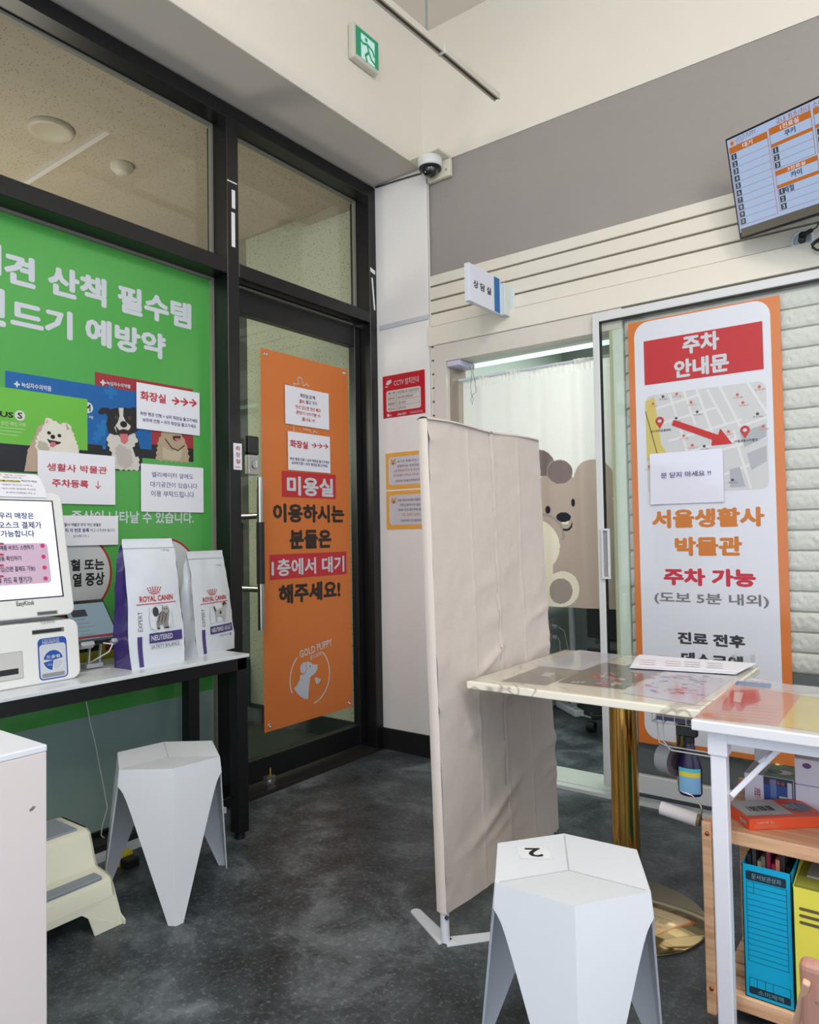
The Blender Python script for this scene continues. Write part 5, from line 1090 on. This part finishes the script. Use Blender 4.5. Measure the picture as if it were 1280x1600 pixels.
# ------------------------------------------------------------------ folding table with white steel legs
WST = M('white_painted_steel', (226, 226, 236), .35, var=.02, bump=.1, bscale=60)
t2 = thing('folding_table', 'white folding table with a marble top and a diagonal leg brace', 'table', (2.3, -1.12, 0))
MB2 = M('white_table_laminate', (226, 226, 232), .2, var=.03, scale=6)
B().box(T2[0], T2[1], T2[2], T2[3], Z2-.024, Z2, MB2).build('tabletop', t2, bev=.003)
B().box(T2[0]+.032, T2[1]-.03, T2[2]+.028, T2[2]+.05, Z2-.052, Z2-.024, WST).build('apron', t2, bev=.002)
B().box(T2[0]+.032, T2[1]-.03, T2[3]-.05, T2[3]-.028, Z2-.052, Z2-.024, WST).build('apron', t2, bev=.002)
for x_ in (T2[0]+.032, T2[1]-.065):
    for y_ in (T2[2]+.028, T2[3]-.058):
        l_ = B().box(x_, x_+.034, y_, y_+.030, .01, Z2-.024, WST).build('leg', t2, bev=.003); B().box(x_-.004, x_+.038, y_-.004, y_+.034, Z2-.080, Z2-.024, WST).build('hinge_bracket', l_, bev=.002); B().box(x_+.002, x_+.032, y_+.002, y_+.028, 0, .01, BLACKP).build('foot_cap', l_)
yb_ = T2[2]+.06
pA = hit(1143, 1243, 1, yb_); pB = hit(1228, 1160, 1, yb_+.05)
B().beam(pA, pB, .012, .026, WST, Vector((0, 1, 0))).build('diagonal_brace', t2, bev=.002)
B().beam(hit(1190, 1190, 1, yb_+.02), hit(1222, 1160, 1, yb_+.1), .010, .020, WST, Vector((0, 1, 0))).build('diagonal_brace', t2, bev=.002)
P = Print((0, 0, Z2+.0002), (1, 0, 0), (0, 1, 0), step=.00025)
P.ppoly([(1086, 1121), (1216, 1135), (1252, 1086), (1148, 1068)], (226, 166, 144), 0); P.ppoly([(1216, 1135), (1300, 1147), (1320, 1095), (1252, 1086)], (232, 216, 150), 0); P.ppoly([(1150, 1066), (1252, 1084), (1300, 1080), (1175, 1060)], (222, 220, 228), 0)
P.ppoly([(1130, 1098), (1145, 1078), (1185, 1078), (1190, 1096), (1165, 1104), (1160, 1112), (1152, 1112), (1150, 1102), (1140, 1112), (1128, 1110)], (214, 76, 44), 1); P.ppoly([(1148, 1082), (1162, 1082), (1158, 1098), (1146, 1096)], (232, 196, 176), 2)
P.ppoly([(1152, 1064), (1206, 1069), (1204, 1076), (1148, 1070)], (96, 130, 190), 1)
for k in range(6): P.line([(1112+k*5, 1120-k*4), (1205+k*3, 1129-k*5)], .003, (170, 110, 110), 1)
P.pell(1104, 1117, 10, 3, (232, 120, 60), 2)
fl2 = thing('table_print', 'orange and yellow leaflets under the clear sheet of the folding table', 'leaflet', (1.85, -1.2, Z2)); P.build('leaflets', fl2)
B().box(T2[0]+.003, T2[1]-.01, T2[2]+.003, T2[3]-.003, Z2+.0014, Z2+.0028, PVC).build('clear_sheet', t2)
# ------------------------------------------------------------------ wooden shelf unit under the folding table
WD = M('pale_beech_wood', (222, 176, 138), .5, var=0)
n_ = WD.node_tree; bs = n_.nodes['Principled BSDF']; g = n_.nodes.new('ShaderNodeNewGeometry'); mp = n_.nodes.new('ShaderNodeMapping'); mp.inputs['Scale'].default_value = (1.5, 22, 22); nn = n_.nodes.new('ShaderNodeTexNoise'); nn.inputs['Scale'].default_value = 2.5; nn.inputs['Detail'].default_value = 5
rr = n_.nodes.new('ShaderNodeValToRGB'); rr.color_ramp.elements[0].color = [lin(x) for x in (204, 152, 114)]+[1]; rr.color_ramp.elements[1].color = [lin(x) for x in (234, 192, 154)]+[1]; rr.color_ramp.elements[0].position = .35; rr.color_ramp.elements[1].position = .65
n_.links.new(g.outputs['Position'], mp.inputs[0]); n_.links.new(mp.outputs[0], nn.inputs['Vector']); n_.links.new(nn.outputs['Fac'], rr.inputs[0]); n_.links.new(rr.outputs[0], bs.inputs['Base Color'])
su = thing('wooden_shelf_unit', 'low pale wooden shelf unit standing under the white folding table', 'shelf', (2.1, -1.05, 0))
SY0, SY1, SX0, SX1 = -1.262, -.88, 1.684, 2.62
for x_ in (SX0, SX1):
    for y_ in (SY0, SY1-.02):
        l_ = B().box(x_, x_+.022, y_, y_+.040 if y_ == SY0 else y_+.02, 0, .452, WD).build('post', su, bev=.003)
        if y_ == SY0:
            for z_ in (.425, .062): B().lathe((x_+.013, y_, z_), [(.0055, 0), (.0052, .002), (.003, .0035), (.001, .0035)], M('copper_screw', (190, 110, 70), .3, .9), 14, (0, -1, 0)).build('screw', l_)
B().box(SX0+.022, SX1, SY0+.006, SY1, .410, .443, WD).build('top_shelf', su, bev=.003)
B().box(SX0+.022, SX1, SY0+.004, SY0+.03, .030, .066, WD).build('front_rail', su, bev=.003)
B().box(SX0+.022, SX1, SY1-.02, SY1, .030, .058, WD).build('back_rail', su, bev=.003)
for k in range(6): B().box(SX0+.022, SX1, SY0+.036+k*.056, SY0+.083+k*.056, .052, .066, WD).build('slat', su, bev=.003)
# file boxes
def filebox(name, label, x0, x1, y0, y1, z0, zf, zb, m, cut=True):
    t = thing(name, label, 'file box', ((x0+x1)/2, (y0+y1)/2, z0)); th = .002
    B().box(x0, x1, y0, y1, z0, z0+th, m).build('bottom', t); B().box(x0, x1, y0, y0+th, z0, zf, m).build('front', t); B().box(x0, x1, y1-th, y1, z0, zb, m).build('back', t)
    for x_ in (x0, x1-th): B().prism([(x_, y0, z0), (x_, y1, z0), (x_, y1, zb), (x_, (y0+y1)/2, zb), (x_, y0+.02, zf), (x_, y0, zf)], (th, 0, 0), m).build('side', t)
    return t
CY = M('cyan_card_box', (0, 168, 214), .45, var=.04); fx0 = hit(1159, 1350, 1, -1.25).x; fx1 = hit(1236, 1365, 1, -1.25).x
fb1 = filebox('file_box', 'bright cyan document box with black ruled lines on the lower shelf', fx0, fx1, -1.25, -1.0, .0665, .370, .375, CY)
P = S_back(-1.25); KK = (16, 50, 70); fu = lambda t: fx0+(fx1-fx0)*t; fv = lambda t: .0665+.3035*(1-t)
P.rect(fu(.08), fv(.115), fu(.90), fv(.045), KK, 0, .004); P.rect(fu(.08), fv(.97), fu(.92), fv(.915), KK, 0, .004)
P.text('문서보관상자', fu(.20), fv(.10), fu(.80), fv(.06), (150, 190, 200), 0, 1); P.text('소미제책', fu(.26), fv(.962), fu(.78), fv(.925), (110, 160, 170), .02, 1)
def ln(a0, b0, a1, b1): P.line([(fu(a0), fv(b0)), (fu(a1), fv(b1))], .0009, KK, 0, False)
for k in range(15): ln(.09, .125+.0425*k+(.006 if k > 2 else 0), .90, .125+.0425*k+(.006 if k > 2 else 0))
for x_ in (.09, .90): ln(x_, .125, x_, .73)
ln(.24, .125, .24, .215)
for x_ in (.09, .25, .42, .58, .92): ln(x_, .85, x_, .915)
ln(.09, .85, .92, .85); P.build('printed_form', fb1)
cols = ((34, 34, 40), (60, 66, 74), (196, 190, 150), (120, 110, 96), (150, 40, 70), (190, 60, 90), (200, 130, 110), (50, 40, 44), (24, 24, 28))
xx = fx0+.006
for k, c_ in enumerate(cols):
    wd = (fx1-fx0-.012)/len(cols); hz = .375+.018*math.sin(k*2.1)+.01
    o = B().box(xx+.001, xx+wd-.001, -1.225+.004*(k % 3), -1.02, .069, min(hz, .402), M('booklet_cover_%d' % k, c_, .5)).build('booklet', label='thin booklet %s in the cyan document box' % ('leftmost and black', 'second from the left, slate grey', 'yellowish cream', 'brownish grey', 'dark crimson', 'bright pink-red', 'salmon', 'maroon black near the right', 'rightmost and black')[k], category='booklet', group='booklets standing in the cyan box'); xx += wd
YB = M('yellow_plastic_box', (230, 220, 84), .45, var=.03); yx0 = fx1+.004; yx1 = yx0+.105
fb2 = filebox('file_box', 'yellow plastic file box with slotted front on the lower shelf', yx0, yx1, -1.262, -1.0, .0665, .350, .375, YB)
P = S_back(-1.262)
for r_ in (.305, .290, .275, .185, .170, .155, .098, .086, .074): P.rect(yx0+.012, r_-.0035, yx1-.012, r_+.0035, M('slot_shadow_contents', (96, 86, 60), .9), 0, .0034)
P.build('vent_slots', fb2)
b = B().box(yx0+.003, yx1-.003, -1.245, -1.01, .340, .352, M('olive_folder_paper', (150, 150, 60), .6)).box(yx0+.02, yx1-.02, -1.2, -1.08, .352, .356, M('grey_label_card', (160, 158, 156), .5)); b.build('folder_stack', label='grey-labelled folders filling the yellow file box', category='folder')
# cartons on the upper shelf
ZS = .4435
g1_ = thing('glove_carton', 'blue and white carton with a green top strip on the upper wooden shelf', 'box', (1.81, -1.04, ZS))
y0 = -1.04; y1 = -.93; x0 = hit(1164, 1250, 1, y0).x; x1 = hit(1241, 1250, 1, y0).x; zc = hit(1200, 1213, 1, y0).z
CW = M('white_carton', (222, 218, 232), .5, var=.02); CB = M('blue_carton_print', (54, 84, 160), .45); CG = M('green_carton_print', (60, 120, 56), .5)
for zz in ((ZS, zc),): B().box(x0, x1, y0, y1, zz[0], zz[1], CW).build('carton', g1_, bev=.002)
P = S_back(y0); mx_ = x0+(x1-x0)*.40
P.rect(mx_, ZS+.001, x1-.001, zc-.02, (58, 88, 166), 0); P.rect(mx_, zc-.02, x1-.001, zc-.001, (50, 58, 90), 0); P.text('두부야', mx_-.022, ZS+.012, mx_-.008, ZS+.04, (190, 60, 70), .02, 1); P.rect(x1-.034, ZS+.004, x1-.012, ZS+.028, W_, 1); P.rect(x1-.014, ZS+.002, x1-.004, ZS+.065, W_, 1)
for k in range(6): P.rect(x1-.033+k*.0035, ZS+.006, x1-.0315+k*.0035, ZS+.024, K_, 2)
P.text('건강두유', mx_+.012, zc-.018, x1-.02, zc-.008, (210, 120, 90), .02, 1); P.rect(mx_+.016, ZS+.02, mx_+.03, ZS+.068, (110, 140, 200), 1)
P.build('front_print', g1_)
P = Print((0, 0, zc), (1, 0, 0), (0, 1, 0)); P.rect(mx_, y0+.001, x1-.001, y1-.001, (70, 124, 66), 0); P.rect(x0+.001, y0+.001, mx_, y1-.001, (176, 172, 172), 0); P.ell(x1-.03, y0+.05, .02, .018, (222, 222, 220), 1); P.ell(mx_+.02, y0+.05, .016, .014, (40, 30, 30), 1); P.text('두부야', x0+.012, y0+.03, mx_-.01, y0+.06, (190, 120, 130), .0, 1); P.build('top_print', g1_)
P = Print((x0, 0, 0), (0, -1, 0), (0, 0, 1)); P.rect(-y1+.001, ZS+.001, -y0-.001, zc-.001, (52, 70, 150), 0); P.build('side_print', g1_)
zu = hit(1243, 1184, 1, -1.04).z; zm = (ZS+zu)/2
for k, (za, zb_, lab) in enumerate(((ZS, zm, 'lower white tissue carton behind the orange one on the upper shelf'), (zm, zu, 'upper white tissue carton with round badge on the upper shelf'))):
    o = thing('tissue_carton', lab, 'box', (1.98, -1.02, za), 'white cartons stacked on the upper shelf'); xa = x1+.003
    B().box(xa, 2.10, -1.04, -.90, za+.0005, zb_-.0005, CW).build('carton', o, bev=.003)
    P = S_back(-1.04); P.ell(xa+.075, (za+zb_)/2-.005, .014, .014, (100, 110, 190), 0, 24); P.ell(xa+.075, (za+zb_)/2-.005, .0125, .0125, (220, 216, 232), 1, 24); P.text('SAFE', xa+.065, (za+zb_)/2-.009, xa+.085, (za+zb_)/2-.001, (100, 110, 190), .02, 2)
    if k: P.ell(xa+.028, zb_-.016, .010, .007, (150, 70, 120), 0, 16); P.ell(xa+.028, zb_-.018, .005, .004, (60, 90, 170), 1, 12)
    P.build('printed_label', o)
    if k: B().box(xa+.002, 2.098, -1.038, -.902, zb_-.0005, zb_+.001, M('grey_carton_lid', (166, 162, 164), .5)).build('lid', o)
og = thing('orange_carton', 'flat orange carton lying at the front of the upper wooden shelf', 'box', (1.84, -1.17, ZS))
oU = Vector((.131, .112, 0)).normalized(); oV = Vector((-oU.y, oU.x, 0)); oc_ = Vector((1.786, -1.237, ZS)); OL, OW, OH = .19, .118, .026
OGM = M('orange_carton_print', (232, 84, 44), .4, var=.03)
B().obox(oc_+oU*OL/2+oV*OW/2+Vector((0, 0, OH/2)), oU, oV, Vector((0, 0, 1)), OL/2, OW/2, OH/2, OGM).build('carton', og, bev=.0015)
P = Print(oc_+Vector((0, 0, OH)), oU, oV); P.rect(.006, .02, .12, OW-.004, (214, 206, 206), 0); 
for k in range(9): P.rect(.03+k*.007, .045, .033+k*.007+(.002 if k % 3 else 0), .075, K_, 1)
P.ell(.155, .06, .03, .028, (120, 130, 150), 0); P.text('특별포장', .125, .05, .155, .08, W_, .02, 1); P.build('top_print', og)
P = Print(oc_, oU, (0, 0, 1)); P.text('100매 입', .02, .014, .06, .020, (240, 200, 190), 0, 0); P.rect(.012, .004, .075, .0125, (240, 110, 74), 0); P.build('front_print', og)
P = Print(oc_+oV*OW, -oV, (0, 0, 1)); P.text('케어백', .075, .006, .105, .018, W_, .02, 0); P.build('end_print', og)
# ------------------------------------------------------------------ things hanging beneath the marble table
bk = thing('wire_basket', 'white wire basket with booklets hung under the marble table corner', 'basket', (1.60, -1.12, .60))
WW = M('white_coated_wire', (222, 218, 212), .4); b = B(); bx0, bx1, by0, by1, bz0, bz1 = 1.545, 1.660, -1.18, -.98, .652, .694
for z_ in (bz0, bz1):
    b.tube([(bx0, by0, z_), (bx1, by0, z_), (bx1, by1, z_), (bx0, by1, z_)], .0022, WW, 6, True)
for k in range(5): x_ = bx0+(bx1-bx0)*k/4; b.tube([(x_, by0, bz1), (x_, by0, bz0), (x_, by1, bz0), (x_, by1, bz1)], .0014, WW, 6)
for k in range(1, 4): y_ = by0+(by1-by0)*k/4; b.tube([(bx0, y_, bz1), (bx0, y_, bz0), (bx1, y_, bz0), (bx1, y_, bz1)], .0014, WW, 6)
b.build('wire_cage', bk)
B().tube([(1.548, -1.15, .696), (1.545, -1.15, .655), (1.552, -1.15, .592), (1.575, -1.15, .585), (1.70, -1.15, .585)], .002, WW, 6).tube([(1.565, -1.16, .655), (1.566, -1.16, .60), (1.585, -1.16, .579), (1.70, -1.16, .579)], .002, WW, 6).build('hook_rod', bk)
for k, (c_, lab) in enumerate((((70, 80, 130), 'blue booklet lying at the bottom of the wire basket'), ((176, 160, 150), 'beige booklet lying in the middle of the wire basket'), ((60, 62, 70), 'dark booklet lying on top in the wire basket'))):
    B().box(bx0+.008, bx1-.008, by0+.012, by1-.01, .655+.0095*k, .664+.0095*k, M('basket_booklet_%d' % k, c_, .5)).build('booklet', label=lab, category='booklet', group='booklets in the wire basket', bev=.001)
tp = thing('tape_roll', 'grey duct tape roll hanging beneath the marble table', 'tape roll', (1.555, -1.13, .505)); ta = Vector((.93, -.36, -.02)).normalized(); tc0 = Vector((1.574, -1.135, .548))
TG = M('grey_duct_tape', (150, 152, 158), .38, .15)
B().cyl(tc0-ta*.020, tc0+ta*.020, .039, TG, 44).build('roll', tp)
P = Print(tc0+ta*.0202, ta.cross(Vector((0, 0, 1))).normalized()*-1, (0, 0, 1)) if False else Print(tc0+ta*.0202, Vector((0, 0, 1)).cross(ta).normalized(), ta.cross(Vector((0, 0, 1)).cross(ta)))
P.ell(0, 0, .038, .038, (84, 74, 84), 0, 40); P.ell(0, 0, .022, .022, (60, 54, 60), 2, 30)
for k in range(-5, 6): h_ = math.sqrt(max(0, .037**2-(k*.0066)**2)); P.line([(k*.0066-.0, -h_), (k*.0066, h_)], .0012, (170, 140, 150), 1, False)
P.build('edge_pattern', tp)
bt = thing('spray_bottle', 'dark purple trigger spray bottle with a blue label hanging beneath the table', 'bottle', (1.618, -1.13, .45)); c_ = Vector((1.624, -1.135, .466))
PB_ = M('dark_purple_bottle', (38, 22, 70), .22, var=.06); bb = B()
def ringp(z_, rx, ry): return [(c_.x+rx*math.cos(2*PI*k/28), c_.y+ry*math.sin(2*PI*k/28), c_.z+z_) for k in range(28)]
pr = ((0, .026, .020), (.006, .030, .022), (.07, .030, .022), (.085, .027, .020), (.125, .014, .013), (.135, .012, .012)); v_ = []
for q_ in pr: v_ += ringp(*q_)
bb.add(v_, [(j*28+i, j*28+(i+1) % 28, (j+1)*28+(i+1) % 28, (j+1)*28+i) for j in range(len(pr)-1) for i in range(28)], PB_, True); bb.add(v_, [tuple(range(28))[::-1], tuple(range(140, 168))], PB_); bb.build('bottle_body', bt)
lb = B(); LB1 = M('sky_blue_label', (126, 176, 214), .4); LB2 = M('yellow_label_band', (222, 206, 70), .4); LB3 = M('teal_label_band', (90, 190, 210), .4)
for z0_, z1_, mm in ((.008, .05, LB1), (.05, .062, LB2), (.062, .072, LB3)):
    vv = [(c_.x+.0308*math.cos(a_), c_.y+.0228*math.sin(a_), c_.z+z_) for z_ in (z0_, z1_) for a_ in [math.radians(-140+120*k/12) for k in range(13)]]
    lb.add(vv, [(i, i+1, 14+i, 13+i) for i in range(12)], mm, True)
lb.build('label_wrap', bt)
B().cyl(c_+Vector((0, 0, .133)), c_+Vector((0, 0, .150)), .014, BLACKP, 20).obox(c_+Vector((-.004, 0, .163)), Vector((1, 0, 0)), Vector((0, 1, 0)), Vector((0, 0, 1)), .026, .011, .014, BLACKP).prism([c_+Vector((-.028, -.004, .158)), c_+Vector((-.020, -.004, .160)), c_+Vector((-.022, -.004, .125)), c_+Vector((-.030, -.004, .118))], (0, .008, 0), BLACKP).build('trigger_head', bt, bev=.003)
yl = thing('yellow_packet', 'yellow packet hanging behind the dark spray bottle', 'packet', (1.60, -1.07, .47)); B().box(1.572, 1.602, -1.075, -1.060, .462, .655, M('mustard_packet', (206, 160, 40), .45)).build('pouch', yl, bev=.003); B().box(1.574, 1.600, -1.0765, -1.075, .56, .60, M('olive_packet_print', (150, 130, 50), .5)).build('print_band', yl)
pr_ = thing('lint_roller', 'white foam roller with bent wire handle resting on the wooden post', 'roller', (1.61, -1.2, .42))
ra_ = hit(1033, 1262, 1, -1.2); rb_ = hit(1090, 1281, 1, -1.2)
B().cyl(ra_, rb_, .0165, M('foam_roller', (212, 204, 206), .8, var=.03, bump=.3), 28).build('foam_sleeve', pr_, bev=.003); B().cyl(rb_, rb_+(rb_-ra_).normalized()*.007, .0150, M('roller_end_cap', (120, 104, 70), .5), 20).build('end_cap', pr_)
e_ = rb_+(rb_-ra_).normalized()*.010
B().tube([e_-Vector((.004, 0, 0)), (e_.x+.002, -1.2, .455), hit(1094, 1257, 1, -1.2), hit(1082, 1243, 1, -1.2), hit(1066, 1237, 1, -1.2)], .0022, STEEL, 8).build('wire_handle', pr_)
# ------------------------------------------------------------------ blurred wooden chair corner close to the camera
wch = thing('wooden_chair', 'pinkish wooden chair back corner at the lower right edge, cut by the frame', 'chair', (2.12, -1.95, 0))
WC = M('pinkish_brown_wood', (176, 128, 114), .5, var=.05, scale=3); WC2 = M('pale_wood_edge', (214, 172, 146), .5, var=.03)
ct_ = hit(1268, 1500, 1, -1.95); cb_ = Vector((ct_.x-.0, ct_.y+.05, 0))
B().beam(cb_, ct_, .030, .026, WC, Vector((0, 1, 0))).build('back_post', wch, bev=.010, seg=3)
B().beam((ct_.x+.36, ct_.y+.05, 0), (ct_.x+.36, ct_.y, ct_.z), .030, .026, WC, Vector((0, 1, 0))).build('back_post', wch, bev=.010, seg=3)
B().beam(ct_+Vector((0, 0, -.03)), ct_+Vector((.36, 0, -.03)), .020, .05, WC).build('top_rail', wch, bev=.006)
e1 = hit(1262, 1530, 1, -1.96); e2 = hit(1240, 1620, 1, -1.90); B().beam(e1, e2, .010, .018, WC2, Vector((0, 1, 0))).build('side_strut', wch, bev=.003)
B().box(ct_.x-.01, ct_.x+.38, -1.90, -1.56, .24, .265, WC2).build('seat', wch, bev=.01)
for x_ in (ct_.x, ct_.x+.34): B().box(x_, x_+.028, -1.60, -1.572, 0, .24, WC).build('leg', wch, bev=.004)
print('TRIS', sum(len(o.data.polygons)*2 for o in bpy.data.objects if o.type == 'MESH'))
